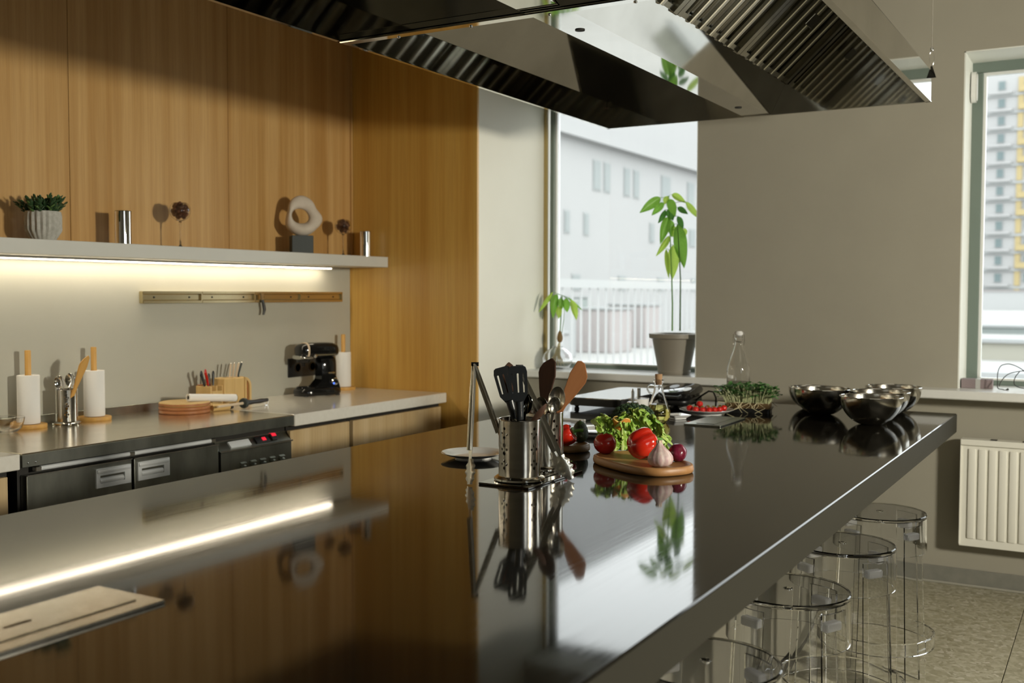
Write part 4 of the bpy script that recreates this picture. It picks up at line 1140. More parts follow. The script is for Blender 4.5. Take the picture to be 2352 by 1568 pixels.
# ribbed pot with succulent
p0 = shelf_x(99)
pot = thing('succulent_pot', 'grey ribbed concrete pot with a bushy dark succulent', 'potted plant', (p0, SI, SZ1))
rib = lambda a, k: 1+.05*math.cos(20*a)*(1 if 3 <= k <= 6 else 0)
obj('pot', MB().lathe([(0,0), (.045,0), (.050,.004), (.068,.038), (.070,.046), (.070,.075), (.070,.105), (.070,.121), (.064,.122), (.060,.105), (.055,.095), (0,.095)], 120, fn=rib), 'pot_concrete', pot, angle=30)
obj('soil', MB().lathe([(0,.104), (.058,.100), (0,.098)], 24), 'soil', pot)
lm = MB()
lm.ball((0,0,.5), .5, 2, (.52,.22,1)); leaf_me = lm.mesh('leaf')
rnd = random.Random(11)
for k in range(30):
    a = rnd.random()*6.28; q = .05*math.sqrt(rnd.random())
    lean = q/.05*.75+rnd.uniform(-.1,.2)
    base = Vector((q*math.cos(a), q*math.sin(a), .100)); L_ = rnd.uniform(.055, .085)
    d = Vector((math.sin(lean)*math.cos(a), math.sin(lean)*math.sin(a), math.cos(lean)))
    stn = obj('sprig', MB().tube([base, base+d*L_*.6, base+d*L_], [.003,.0025,.0015], 6), 'succulent_green', pot)
    for j in range(9):
        u = .3+.7*j/8; pt = base+d*L_*u
        ya = j*2.4+a; up_ = .35+.75*(1-u)
        dirv = (d*math.cos(up_*1.1)+Vector((math.cos(ya), math.sin(ya), .15))*math.sin(up_*1.1)).normalized()
        o = obj('leaf', leaf_me, None, stn); s = rnd.uniform(.020, .030)
        o.matrix_local = frame(pt, pt+dirv, Vector((0,0,1))) @ Matrix.Scale(s, 4)
        if not leaf_me.materials: leaf_me.materials.append(MATS['succulent_green'])
        if rnd.random() < .22:
            o.material_slots[0].link = 'OBJECT'; o.material_slots[0].material = MATS['succulent_light']
def chrome_cylinder(label, px, r, h):
    t = thing('chrome_tumbler', label, 'vase', (shelf_x(px), SI, SZ1), 0, 'chrome cylinders on the shelf')
    obj('body', MB().lathe([(0,0), (r-.001,0), (r,.001), (r,h-.001), (r-.001,h), (r-.003,h), (r-.003,.006), (0,.006)], 48), 'chrome', t, angle=30)
    obj('rim', MB().torus((0,0,h), r-.0015, .0016, 48, 8), 'dark_chrome', t)
chrome_cylinder('shiny chrome cylinder between the succulent and a glass goblet', 283, .036, .150)
chrome_cylinder('shiny chrome cylinder at the shelf end against the timber pier', 839.5, .033, .150)
def goblet(label, px, r, h):
    t = thing('glass_goblet', label, 'goblet', (shelf_x(px), SI, SZ1), 0, 'glass goblets on the shelf')
    zc = h-r*.72; b0 = zc-r*.985
    outer = [(0,0), (.034,0), (.035,.002), (.010,.006), (.004,.014), (.0032,b0-.030), (.0065,b0-.020), (.0045,b0-.010), (.008,b0)]
    bow = [(r*math.sin(R(14+122*k/14)), zc-r*math.cos(R(14+122*k/14))) for k in range(1, 15)]
    inn = [(q-.0016, z) for q, z in bow[::-1]]
    obj('glass', MB().lathe(outer+bow+inn+[(0, b0+.004)], 36), 'clear_glass', t, angle=60)
    rn = random.Random(px)
    for k in range(40):
        ph = math.acos(1-2*(k+.5)/40); th = PI*(1+5**.5)*k; q = (r-.0155)*(.96 if k % 3 else .55)
        mb = MB().ball((0,0,0), .0118, 2, (1.15,1,.85))
        for v in mb.bm.verts: v.co *= 1+.10*noise.noise(v.co*90+Vector((k,0,0)))
        obj('nut', mb, 'nut_brown', t, loc=(q*math.sin(ph)*math.cos(th), q*math.sin(ph)*math.sin(th), zc+q*math.cos(ph)), rot=(rn.random()*3, rn.random()*3, rn.random()*3))
goblet('stemmed glass goblet of brown nuts beside the free-standing chrome cylinder', 414, .050, .212)
goblet('stemmed glass goblet of brown nuts next to the ring sculpture', 788, .047, .205)
# stone ring sculpture on a slate block
sx = shelf_x(692)
scu = thing('ring_sculpture', 'smooth beige stone ring sculpture on a dark slate block', 'sculpture', (sx, SI, SZ1), YAW+R(-90)+R(20))
obj('plinth', MB().box(-.058, .058, -.05, .05, 0, .098, .002), 'slate_block', scu, False)
mb = MB(); NS, NR = 72, 24; rings = []
outl = [(90,.128), (60,.120), (30,.098), (8,.118), (-8,.120), (-30,.100), (-60,.098), (-90,.102), (-120,.098), (-150,.098), (180,.082), (150,.080), (120,.112)]
def rad(a):
    a = a % 360; pts = sorted([(q % 360, r_) for q, r_ in outl]); pts = [(pts[-1][0]-360, pts[-1][1])]+pts+[(pts[0][0]+360, pts[0][1])]
    for (a0, r0), (a1, r1) in zip(pts[:-1], pts[1:]):
        if a0 <= a <= a1:
            u = (a-a0)/(a1-a0); u = u*u*(3-2*u); return r0+(r1-r0)*u
for i in range(NS):
    a = 360*i/NS; ar = R(a)
    ro_ = sum(rad(a+d) for d in (-12,-6,0,6,12))/5
    ri_ = .040+.012*math.cos(ar-R(120)*1)+.006*math.cos(2*ar+1)
    mid, hw = (ro_+ri_)/2, (ro_-ri_)/2
    th = .034+.012*math.sin(-ar)
    tw = .5*math.sin(ar*1+.8)
    ring = []
    for j in range(NR):
        q = 2*PI*j/NR
        u, v = hw*math.cos(q), th*math.sin(q)
        u, v = u*math.cos(tw)*1.0-v*math.sin(tw)*.3, u*math.sin(tw)*.4+v
        ring.append(mb.bm.verts.new(((mid+u)*math.cos(ar), v, .098+.100+(mid+u)*math.sin(ar))))
    rings.append(ring)
for i in range(NS):
    a, b = rings[i], rings[(i+1) % NS]
    for j in range(NR): mb.bm.faces.new((a[j], b[j], b[(j+1) % NR], a[(j+1) % NR]))
obj('stone_ring', mb.xf(Matrix.Translation((.0, 0, -.004))), 'sculpture_stone', scu, angle=80)

# ================================================================== back counter things
def cnt(px, back): return at_y(px, 940, WY-back).x
def towel(label, px, back, roll=True, h=.205, r=.044):
    t = thing('paper_towel_holder', label, 'paper towel', (cnt(px, back), WY-back, CT), 0, 'paper towel holders on the counter')
    obj('base', MB().lathe([(0,0), (.070,0), (.072,.003), (.072,.014), (.070,.017), (0,.017)], 40), 'towel_wood', t, angle=40)
    obj('peg', MB().lathe([(0,.017), (.0125,.017), (.0125,.325), (.011,.328), (0,.328)], 20), 'towel_wood', t)
    obj('paper_roll', MB().lathe([(.018,.019), (r,.019), (r+.001,.022), (r+.001,h+.015), (r,h+.018), (.018,h+.018)], 40, closed=True), 'white_paper', t, angle=40)
towel('white paper towel roll on wooden peg closest to the glass bowl', 66, .078)
towel('white paper towel roll on wooden peg beside the small steel holder', 217, .082)
towel('white paper towel roll on wooden peg behind the stand mixer', 789, .075)
bp = cnt(12, .12)
gb = thing('glass_bowl', 'clear glass bowl at the end of the counter', 'bowl', (bp-.01, WY-.14, CT))
obj('glass', MB().lathe([(0,.004), (.03,.0), (.040,.002), (.058,.018), (.068,.045), (.071,.062), (.069,.063), (.065,.045), (.055,.021), (.038,.007), (0,.008)], 44), 'clear_glass', gb, angle=60)
h3 = utensil_holder('small perforated steel utensil holder between two paper towel rolls', Vector((cnt(153, .105), WY-.105, CT)), .046, .152, R(-70))
hc = Vector((cnt(153, .105), WY-.105, CT))
d3 = hc.x*_f.x + hc.y*_f.y
def ih(a, b): return Vector((hc.x+a, hc.y+b, CT+.03))
spoon('steel serving spoon leaning out next to the nearer paper roll', ih(.0, .01), at_d(136, 862, d3), TOCAM+Vector((.2,.1,0)), 'chrome', .024, .06)
spoon('steel serving spoon in the middle of the small holder', ih(.005, -.01), at_d(164, 856, d3-.02), TOCAM+Vector((-.2,.2,0)), 'chrome', .026, .065)
wooden_spatula('wooden_spatula', 'orange wooden spatula leaning from the small holder over the paper roll', ih(-.015, -.005), at_d(200, 816, d3-.03), TOCAM+Vector((.9,.3,0)), 'towel_wood', .026, .13)
# round boards
bo = Vector((cnt(424, .195), WY-.195, CT))
for k in range(3):
    t = thing('round_board', ['round wooden serving board at the bottom of the stack', 'round wooden serving board in the middle of the stack', 'round pale wooden serving board on top of the stack'][k], 'cutting board', (bo.x, bo.y, CT+k*.0175), 0.4*k, 'stacked round boards')
    obj('disc', MB().lathe([(0,0), (.114,0), (.118,.003), (.118,.014), (.115,.0172), (0,.0172)], 64), 'bamboo' if k == 2 else 'bamboo_red', t, angle=40)
    obj('edge_band', MB().lathe([(.1175,.0035), (.1188,.0045), (.1188,.0125), (.1175,.0135)], 64, closed=True), 'bamboo_red', t, angle=60)
# wooden cutlery caddy: slatted bin, two tall blocks and rounded dividers
cdy = thing('cutlery_caddy', 'wooden cutlery caddy with open bin and rounded upright dividers', 'caddy', (cnt(526, .12), WY-.105, CT), R(4))
obj('block', MB().box(-.065, .0, -.05, .03, 0, .125, .003).box(.001, .062, -.05, .03, 0, .123, .003), 'bamboo', cdy, False)
def round_panel(x0_, x1_, z1_, r_, e=0.0):
    return [(x0_+e, e), (x1_-e, e)] + [(x1_-r_+(r_-e)*math.cos(R(a)), z1_-r_+(r_-e)*math.sin(R(a))) for a in range(0, 91, 15)] + [(x0_+e, z1_-e)]
for k, (ya, xb_) in enumerate(((-.052, .105), (-.012, .128), (.024, .133))):
    if k < 2: obj('divider', MB().prism(round_panel(.0625, xb_, .124, .045), ya, ya+.010, 'y', [round_panel(.0625, xb_, .124, .045, .012)]), 'bamboo', cdy, False)
    obj('inner_panel', MB().prism(round_panel(.0625, xb_, .124, .045, .010), ya+.012, ya+.020, 'y'), 'bamboo_red', cdy, False)
for (x0_, x1_) in ((-.140, -.132), (-.104, -.098), (-.07, -.064)): obj('upright', MB().box(x0_, x1_, -.04, .05, 0, .095, .002), 'bamboo', cdy, False)
for zz in (.012, .045): obj('slat', MB().box(-.133, -.07, -.042, -.034, zz, zz+.028, .001), 'bamboo', cdy, False)
obj('back_panel', MB().box(-.133, -.07, .04, .048, 0, .10, .001), 'bamboo_red', cdy, False)
obj('bin_floor', MB().box(-.133, -.07, -.034, .04, 0, .006), 'bamboo_red', cdy, False)
cdy.scale = (1.18, 1.1, 1.12)
cw = cdy.location.copy(); cr = Matrix.Translation(cw) @ Matrix.Rotation(R(4), 4, 'Z') @ Matrix.Diagonal((1.18, 1.1, 1.12, 1))
def cadd(name, label, cat, pts, rad_, m_, group):
    A = cr @ Vector(pts[0])
    t = thing(name, label, cat, A, 0, group)
    obj('shaft', MB().tube([cr @ Vector(q) - A for q in pts], rad_, 8), m_, t)
    return t
for k, (a, b) in enumerate(((.004, .014), (.022, .036), (.040, .064), (.050, .082))):
    t = cadd('table_knife', ['slim pale-handled knife at the back of the caddy block', 'pale-handled knife beside the slim one in the caddy', 'thick pale-handled knife in the caddy block', 'dark-backed knife at the outer side of the caddy block'][k], 'knife',
             [(a, -.01, .06), ((a+b)/2, -.012, .14), (b, -.014, .185)], [.003, .0045, .0055], 'garlic_neck' if k < 3 else 'slate_block', 'knives in the caddy')
    obj('end_cap', MB().ball(cr @ Vector((b, -.014, .186)) - t.location, .0055, 1), 'steel_edge_strip', t)
for k, (a, b, zz, m_) in enumerate(((-.118, -.150, .15, 'black_plastic'), (-.100, -.125, .155, 'pepper_red'), (-.09, -.078, .145, 'black_plastic'), (-.125, -.105, .135, 'black_plastic'), (-.085, -.110, .125, 'nut_brown'))):
    t = cadd('table_fork', ['black-handled utensil leaning out of the caddy bin', 'orange-red utensil in the caddy bin', 'black utensil leaning towards the caddy block', 'short black utensil in the middle of the caddy bin', 'brown utensil low in the caddy bin'][k], 'utensil',
             [(a, .0, .01), ((a+b)/2, .0, .09), (b, .005, zz)], [.003, .005, .007], m_, 'utensils in the caddy bin')
    obj('tip', MB().ball(cr @ Vector((b, .005, zz)) - t.location, .011, 2, (.8,.35,1.6)), m_, t)
# foil tube, rolling pin, sharpening steel
def lying(name, label, cat, A, B, zc, build):
    za, zb = zc if isinstance(zc, tuple) else (zc, zc)
    A = Vector((A.x, A.y, CT+za)); B = Vector((B.x, B.y, CT+zb))
    t = thing(name, label, cat, matrix=frame(A, B, Vector((0,0,1))))
    build(t, (B-A).length); return t
def P(px, back): return Vector((cnt(px, back), WY-back, CT))
def foil(t, L_):
    obj('tube', MB().lathe([(.010,0), (.0185,0), (.0185,L_), (.010,L_)], 24, closed=True), 'white_paper', t, angle=40)
    obj('dark_core', MB().lathe([(.0, .004), (.0101,.004), (.0101,L_-.004), (0,L_-.004)], 16), 'dark_gap', t)
    obj('end_ring', MB().lathe([(.0102,L_-.0005), (.019,L_-.0005), (.019,L_+.002), (.0102,L_+.002)], 24, closed=True), 'seed_brown', t, angle=40)
lying('paper_tube', 'white paper tube lying behind the round boards', 'tube', P(432, .225), P(541, .275), (.0725, .0525), foil)
def pin(t, L_):
    obj('barrel', MB().lathe([(0,.0), (.014,.0), (.016,.006), (.016,L_*.8), (.014,L_*.82), (0,L_*.82)], 20), 'bamboo', t, angle=40)
    obj('grip', MB().lathe([(0,L_*.82), (.008,L_*.82), (.014,L_*.86), (.012,L_*.97), (0,L_)], 16), 'black_plastic', t)
lying('rolling_pin', 'short wooden rolling pin with dark end under the paper tube', 'rolling pin', P(487, .285), P(535, .30), .0165, pin)
def steel(t, L_):
    obj('rod', MB().lathe([(0,0), (.006,.0), (.007,L_*.5), (0,L_*.5)], 12), 'garlic_neck', t)
    obj('guard', MB().lathe([(0,L_*.49), (.024,L_*.49), (.026,L_*.515), (.024,L_*.54), (0,L_*.54)], 24), 'slate_block', t)
    obj('handle', MB().lathe([(0,L_*.53), (.011,L_*.53), (.013,L_*.62), (.011,L_*.72), (.013,L_*.85), (.010,L_*.93), (.009,L_), (0,L_)], 18), 'black_plastic', t)
    obj('hanging_ring', MB().torus((0,-.012,L_*.98), .014, .0012, 24, 6, 'x'), 'chrome', t)
lying('sharpening_steel', 'sharpening steel with black handle and round guard lying on the counter', 'sharpening steel', P(500, .33), P(614, .30), .0265, steel)
# stand mixer
ma, mbk = P(690, .10), P(766, .17)
mx_ = thing('stand_mixer', 'glossy black stand mixer with chrome band and control knob', 'stand mixer', (cnt(722, .145), WY-.165, CT), R(-20))
# local x: towards the rear (away from the mixing head)
def loft(rows, seg=24, pw=2.6):
    """rows: (x, half width y, z low, z high)"""
    mb = MB(); rings = []
    for x, hw, zl, zh in rows:
        rings.append([mb.bm.verts.new((x, yy, (zl+zh)/2+zz)) for yy, zz in ellipse(hw, (zh-zl)/2, seg, 0, 0, pw)])
    for a, b in zip(rings[:-1], rings[1:]):
        for i in range(seg): mb.bm.faces.new((a[i], a[(i+1) % seg], b[(i+1) % seg], b[i]))
    mb.bm.faces.new(rings[0][::-1]); mb.bm.faces.new(rings[-1]); return mb
obj('head', loft([(-.122,.022,.235,.262), (-.118,.040,.222,.277), (-.105,.052,.214,.288), (-.08,.058,.210,.294), (-.03,.060,.208,.296), (.04,.059,.210,.296), (.085,.056,.214,.294), (.110,.048,.216,.286), (.122,.034,.222,.272), (.126,.015,.235,.258)], 32, 2.8), 'black_gloss', mx_, angle=60)
obj('chrome_band', loft([(-.084,.0592,.209,.2955), (-.074,.0602,.208,.2968)], 32, 2.8), 'garlic_neck', mx_, angle=60)
obj('trim_line', MB().box(-.04, .090, -.0612, -.058, .226, .231), 'rail_brass', mx_, False)
obj('front_band', loft([(-.1255,.050,.205,.226), (-.118,.055,.203,.228), (-.06,.056,.203,.228), (-.052,.054,.204,.227)], 28, 3.2), 'polished_steel', mx_, angle=50)
obj('knob', MB().lathe([(0,0), (.009,0), (.010,.010), (.006,.014), (0,.015)], 16).xf(Matrix.Translation((-.045, -.057, .224)) @ Matrix.Rotation(R(90), 4, 'X')), 'chrome', mx_)
obj('planetary_hub', MB().lathe([(0,.165), (.010,.165), (.012,.182), (.034,.186), (.040,.204), (0,.206)], 24, (-.085,0,0)), 'black_gloss', mx_)
obj('column', loft([(.010,.038,.02,.212), (.022,.044,.02,.215), (.06,.046,.02,.216), (.095,.044,.02,.215), (.104,.036,.03,.212)], 24, 4), 'black_gloss', mx_, angle=60)
obj('foot_flare', MB().prism([(-.055,.035), (-.02,.055), (.008,.085), (.022,.12), (.06,.13), (.10,.10), (.118,.06), (.126,.03), (.126,.012), (-.055,.012)], -.045, .045, 'y'), 'black_gloss', mx_, angle=30)
bmx = MB(); rings = []
for z, s in ((.004,.96), (.010,1.0), (.030,.99), (.040,.93), (.044,.86)):
    rings.append([bmx.bm.verts.new((.0+x*s, y*s, z)) for x, y in ellipse(.132, .078, 40, 0, 0, 3.2)])
for a, b in zip(rings[:-1], rings[1:]):
    for i in range(40): bmx.bm.faces.new((a[i], a[(i+1) % 40], b[(i+1) % 40], b[i]))
bmx.bm.faces.new(rings[0][::-1]); bmx.bm.faces.new(rings[-1])
obj('base', bmx, 'black_gloss', mx_, angle=50)
obj('bowl_ring', MB().torus((-.072,0,.046), .048, .004, 36, 8), 'black_gloss', mx_)
obj('control_dial', MB().lathe([(0,0), (.021,0), (.022,.004), (.018,.010), (0,.011)], 24).xf(Matrix.Translation((.088, -.046, .075)) @ Matrix.Rotation(R(90), 4, 'X')), 'chrome', mx_)
obj('dial_light', MB().ball((.076,-.057,.066), .006, 2), 'blue_light', mx_)
obj('lock_lever', MB().box(.045, .085, -.056, -.046, .120, .130, .003), 'rail_brass', mx_)
for a in (-.1, .1):
    for b in (-.055, .055): obj('foot', MB().lathe([(0,0), (.012,0), (.012,.006), (0,.006)], 12, (a, b, 0)), 'rubber_black', mx_)
# ================================================================== window sill things
def leaf_mesh(name, fold=.12, n=10, droop=.18, shape=1.0):
    """unit leaf: length 1 along z, half width .5 along x"""
    def f(u, v):
        x = (v-.5)*2
        wv = .5*math.sin(PI*u**.85)**.8*(1-.25*u*shape)
        return (x*wv, fold*abs(x)*wv*2 - droop*u*u + .02*math.sin(9*u)*abs(x), u)
    return MB().grid(f, n, 6).mesh(name, True, 180, False)
LEAVES = [leaf_mesh('leaf', .10, droop=.10), leaf_mesh('leaf', .2, droop=.22), leaf_mesh('leaf', .05, droop=-.08)]
def add_leaf(parent, A, B, w_, m_, k, tilt=0.0):
    me = LEAVES[k % 3]
    o = bpy.data.objects.new('leaf', me); COL.objects.link(o); o.parent = parent
    if not me.materials: me.materials.append(MATS['leaf_green'])
    L_ = (B-A).length
    n = TOCAM + _ri*tilt
    o.matrix_local = parent.matrix_local.inverted() @ (frame(A, B, n) @ Matrix.Diagonal((w_, L_, L_, 1)))
    o.material_slots[0].link = 'OBJECT'; o.material_slots[0].material = MATS[m_]
PP = Vector((5.742, 2.238, SILL))
pl = thing('avocado_plant', 'tall leggy plant with drooping green leaves in a taupe pot on the sill', 'potted plant', PP)
bpy.context.view_layer.update()
dpl = PP.x*_f.x + PP.y*_f.y
obj('pot', MB().lathe([(0,0), (.088,0), (.092,.004), (.096,.020), (.094,.024), (.128,.205), (.136,.208), (.146,.212), (.147,.236), (.140,.238), (.128,.232), (.120,.20), (0,.195)], 56), 'taupe_plastic', pl, angle=35)
obj('soil', MB().lathe([(0,.212), (.121,.208), (0,.200)], 32), 'soil', pl)
def stempts(pts, d): return [at_d(a, b, d)-PP for a, b in pts]
obj('stem', MB().tube(stempts([(1544,760), (1544.5,700), (1543,640), (1540,560), (1538,500), (1536,449)], dpl), [.005,.0045,.004,.0035,.003,.002], 8), 'stem_green', pl)
obj('stem', MB().tube(stempts([(1562,760), (1562.5,700), (1563,640), (1560,580), (1556,514)], dpl-.02), [.005,.0045,.004,.0035,.002], 8), 'stem_green', pl)
big = [(1517,453,1470,488,20,'leaf_green'), (1525,465,1497,494,15,'leaf_green'), (1533,450,1526,470,13,'leaf_light'), (1537,457,1551,496,19,'leaf_green'), (1543,446,1575,464,14,'leaf_light'), (1575,463,1607,503,13,'leaf_light'),
       (1556,476,1580,491,12,'leaf_dark'), (1528,481,1513,514,12,'leaf_dark'), (1536,478,1547,508,19,'leaf_dark'), (1556,496,1570,526,13,'leaf_dark'), (1534,498,1518,557,20,'leaf_green'), (1540,504,1541,545,17,'leaf_green'), (1548,518,1545,544,10,'leaf_light'),
       (1537,541,1509,588,13,'leaf_light'), (1556,514,1569,617,29,'leaf_green'), (1546,562,1545,642,25,'leaf_light'), (1530,571,1536,640,10,'leaf_light'), (1573,524,1572,545,11,'leaf_light')]
for k, (a, b, c_, d, w_, m_) in enumerate(big):
    dd = dpl + random.uniform(-.05, .05) - (.03 if k in (14,) else 0)
    A, B = at_d(a, b, dd), at_d(c_, d, dd+random.uniform(-.04, .02))
    add_leaf(pl, A, B, w_*dpl/FPX*1.25, m_, k, random.uniform(-.35, .35))
    st0 = at_d(1537 + (8 if a > 1550 else 0), min(b+4, 700), dpl)
    obj('leaf_stalk', MB().tube([st0-PP, (st0+A)/2-PP+Vector((0,0,.004)), A-PP], .0016, 5), 'stem_green', pl)
VP_ = Vector((5.775, 3.02, SILL))
vs = thing('sprouting_avocado', 'small avocado seedling sprouting in a round glass vase on the sill', 'seedling', VP_)
bpy.context.view_layer.update()
dv = VP_.x*_f.x + VP_.y*_f.y
kk = dv/FPX
obj('vase', MB().lathe([(0,.004), (.05,.0), (.072,.006), (.092,.035), (.096,.06), (.086,.092), (.062,.116), (.038,.128), (.034,.136), (.037,.140), (.0345,.140), (.0315,.136), (.0355,.126), (.060,.1135), (.0835,.091), (.0935,.06), (.0895,.036), (.070,.0085), (.05,.003), (0,.007)], 44), 'clear_glass', vs, angle=60)
seed_c = at_d(1286, 773, dv)-VP_
obj('seed', MB().lathe([(0,-.038), (.014,-.03), (.019,-.012), (.017,.008), (.011,.025), (.004,.038), (0,.040)], 20, tuple(seed_c)), 'seed_brown', vs)
rt = MB(); rn = random.Random(5)
for k in range(22):
    a = rn.random()*6.28; q = rn.uniform(.01, .06)
    rt.tube([seed_c+Vector((0,0,-.025)), Vector((q*.35*math.cos(a), q*.35*math.sin(a), .085)), Vector((q*math.cos(a), q*math.sin(a), rn.uniform(.012, .05)))], [.004,.0025,.001], 5)
o = obj('roots', rt, 'root_cream', vs); o['kind'] = 'stuff'
tp = at_d(1291, 678, dv)-VP_
obj('stem', MB().tube([seed_c+Vector((0,0,.03)), (seed_c+tp)/2+Vector((.002,0,.01)), tp], [.004,.0032,.002], 8), 'stem_green', vs)
obj('stem', MB().tube([seed_c+Vector((.006,-.01,.02)), at_d(1295,735,dv)-VP_, at_d(1296,715,dv)-VP_, tp], [.002,.002,.0016,.0016], 6), 'stem_green', vs)
for k, (a, b, c_, d, w_, m_) in enumerate([(1270,670,1237,718,9,'leaf_light'), (1279,675,1268,728,17,'leaf_green'), (1287,684,1290,711,15,'leaf_green'), (1301,684,1302,718,16,'leaf_green'), (1310,688,1327,735,15,'leaf_light'), (1303,682,1338,713,5,'leaf_green'), (1283,702,1284,732,13,'leaf_light')]):
    A, B = at_d(a, b, dv+random.uniform(-.03,.03)), at_d(c_, d, dv+random.uniform(-.03,.03))
    add_leaf(vs, A, B, w_*kk*1.25, m_, k, random.uniform(-.3,.3))
    obj('leaf_stalk', MB().tube([tp, A-VP_], .0014, 5), 'stem_green', vs)
# card box, white gadget on the frame, tangled cables on the other sill
bxo = thing('flat_carton', 'flat purplish carton with a strip of tape on the window sill', 'box', (5.70, .615, SILL), R(2))
obj('carton', MB().box(-.04, .04, -.075, .068, 0, .045, .002), 'purple_card', bxo, False)
obj('tape_strip', MB().box(-.041, .041, -.020, .002, -.0005, .0455), 'tape_clear', bxo, False)
g_ = at_x(2229, 178, FX-.03)
gd_ = thing('wall_sensor', 'white oval sensor fixed high in the window reveal', 'sensor', (FX-.07, W2[1]-.012, 2.50))
obj('housing', MB().prism(rounded(.075, .155, .036, 8), -.022, .0, 'y'), 'white_ceramic', gd_, angle=40)
obj('face_plate', MB().prism(rounded(.058, .135, .028, 8), -.026, -.020, 'y'), 'white_lacquer', gd_, angle=40)
cb_ = thing('tangled_cable', 'thin black cable lying in loops on the window sill', 'cable', (5.66, .50, SILL))
pts = []
def cp(px, py, d): return at_d(px, py, d)-Vector((5.66, .50, SILL))
dc = 5.66*_f.x+.45*_f.y
loop1 = [(2310,897), (2303,894), (2292,891), (2291,875), (2292,855), (2298,841), (2308,836.5), (2320,836), (2335,841), (2350,850), (2368,866)]
loop2 = [(2295,887), (2298,878), (2308,865), (2320,857), (2338,853), (2355,852), (2375,858)]
loop3 = [(2342,853), (2333,864), (2329,876), (2331,884), (2340,889), (2356,892), (2372,890)]
for lp_ in (loop1, loop2, loop3):
    P_ = [cp(a, b, dc) for a, b in lp_]
    fine = []
    for i in range(len(P_)-1):
        p0_, p1_, p2_, p3_ = P_[max(i-1,0)], P_[i], P_[i+1], P_[min(i+2, len(P_)-1)]
        for s in range(5):
            u = s/5; fine.append(.5*((2*p1_)+(p2_-p0_)*u+(2*p0_-5*p1_+4*p2_-p3_)*u*u+(3*p1_-p0_-3*p2_+p3_)*u**3))
    fine.append(P_[-1])
    obj('cable_loop', MB().tube(fine, .0022, 8), 'cable_black', cb_)
obj('plug', MB().tube([cp(2310,897,dc), cp(2316,893,dc)], .005, 8), 'cable_black', cb_)

# ================================================================== radiator
rd_x, rd_y1 = 5.505, .66
rz0_, rz1_ = .222, .747
RL = 1.2
ra_ = thing('radiator', 'white ribbed panel radiator below the window', 'radiator', (rd_x, rd_y1-RL, rz0_))
RH = rz1_-rz0_
obj('back_panel', MB().box(.05, .07, .01, RL-.01, .02, RH-.03, .003), 'radiator_enamel', ra_, False)
mb = MB(); n = int(RL/.047)
prof = [(.006, .0)]
pts = []
pitch = (RL-.06)/n
face = MB().box(.012, .02, .0, RL, .0, RH, .002)
obj('front_panel', face, 'radiator_enamel', ra_, False)
for k in range(n):
    y_ = .03+pitch*k
    obj('rib', MB().prism([(y_+pitch*.16, .045), (y_+pitch*.84, .045), (y_+pitch*.84, RH-.045), (y_+pitch*.16, RH-.045)], .004, .013, 'x'), 'radiator_enamel', ra_, False) if False else \
    obj('rib', MB().box(.004, .013, y_+pitch*.14, y_+pitch*.86, .04, RH-.045, .0038, 2), 'radiator_enamel', ra_)
obj('top_grille', MB().box(.0, .075, .0, RL, RH-.006, RH, .002).box(-.001, .012, 0, RL, RH-.028, RH-.002, .002), 'radiator_enamel', ra_, False)
for k in range(8): obj('grille_slot', MB().box(.02, .06, .06+k*.14, .09+k*.14, RH-.001, RH+.0015), 'dark_gap', ra_, False)
for s in (0, RL-.004): obj('side_cover', MB().box(.004, .075, s, s+.004, .01, RH-.003), 'radiator_enamel', ra_, False)
for yy in (.2, RL-.2): obj('wall_bracket', MB().box(.07, WX-rd_x-.001, yy-.015, yy+.015, .1, RH-.1), 'radiator_enamel', ra_, False)
obj('pipe', MB().tube([(.05, .05, .03), (.05, .05, -rz0_+.002)], .009, 10), 'radiator_enamel', ra_)

# ================================================================== clear bar stools
def arc_shell(r0b, r0t, z0, z1, th, a0, a1, n=10, nz=6, rf=None):
    """solid curved panel between two angles"""
    mb = MB()
    def rr_(z): return r0b+(r0t-r0b)*(z-z0)/(z1-z0) if rf is None else rf(z)
    V = []
    for i in range(n+1):
        a = a0+(a1-a0)*i/n
        for j in range(nz+1):
            z = z0+(z1-z0)*j/nz; r_ = rr_(z)
            V.append((mb.bm.verts.new((r_*math.cos(a), r_*math.sin(a), z)), mb.bm.verts.new(((r_-th)*math.cos(a), (r_-th)*math.sin(a), z))))
    g = lambda i, j: V[i*(nz+1)+j]
    for i in range(n):
        for j in range(nz):
            for s in (0, 1): mb.bm.faces.new((g(i,j)[s], g(i+1,j)[s], g(i+1,j+1)[s], g(i,j+1)[s]))
        for j in (0, nz): mb.bm.faces.new((g(i,j)[0], g(i+1,j)[0], g(i+1,j)[1], g(i,j)[1]))
    for i in (0, n):
        for j in range(nz): mb.bm.faces.new((g(i,j)[0], g(i,j+1)[0], g(i,j+1)[1], g(i,j)[1]))
    return mb
SH = .65
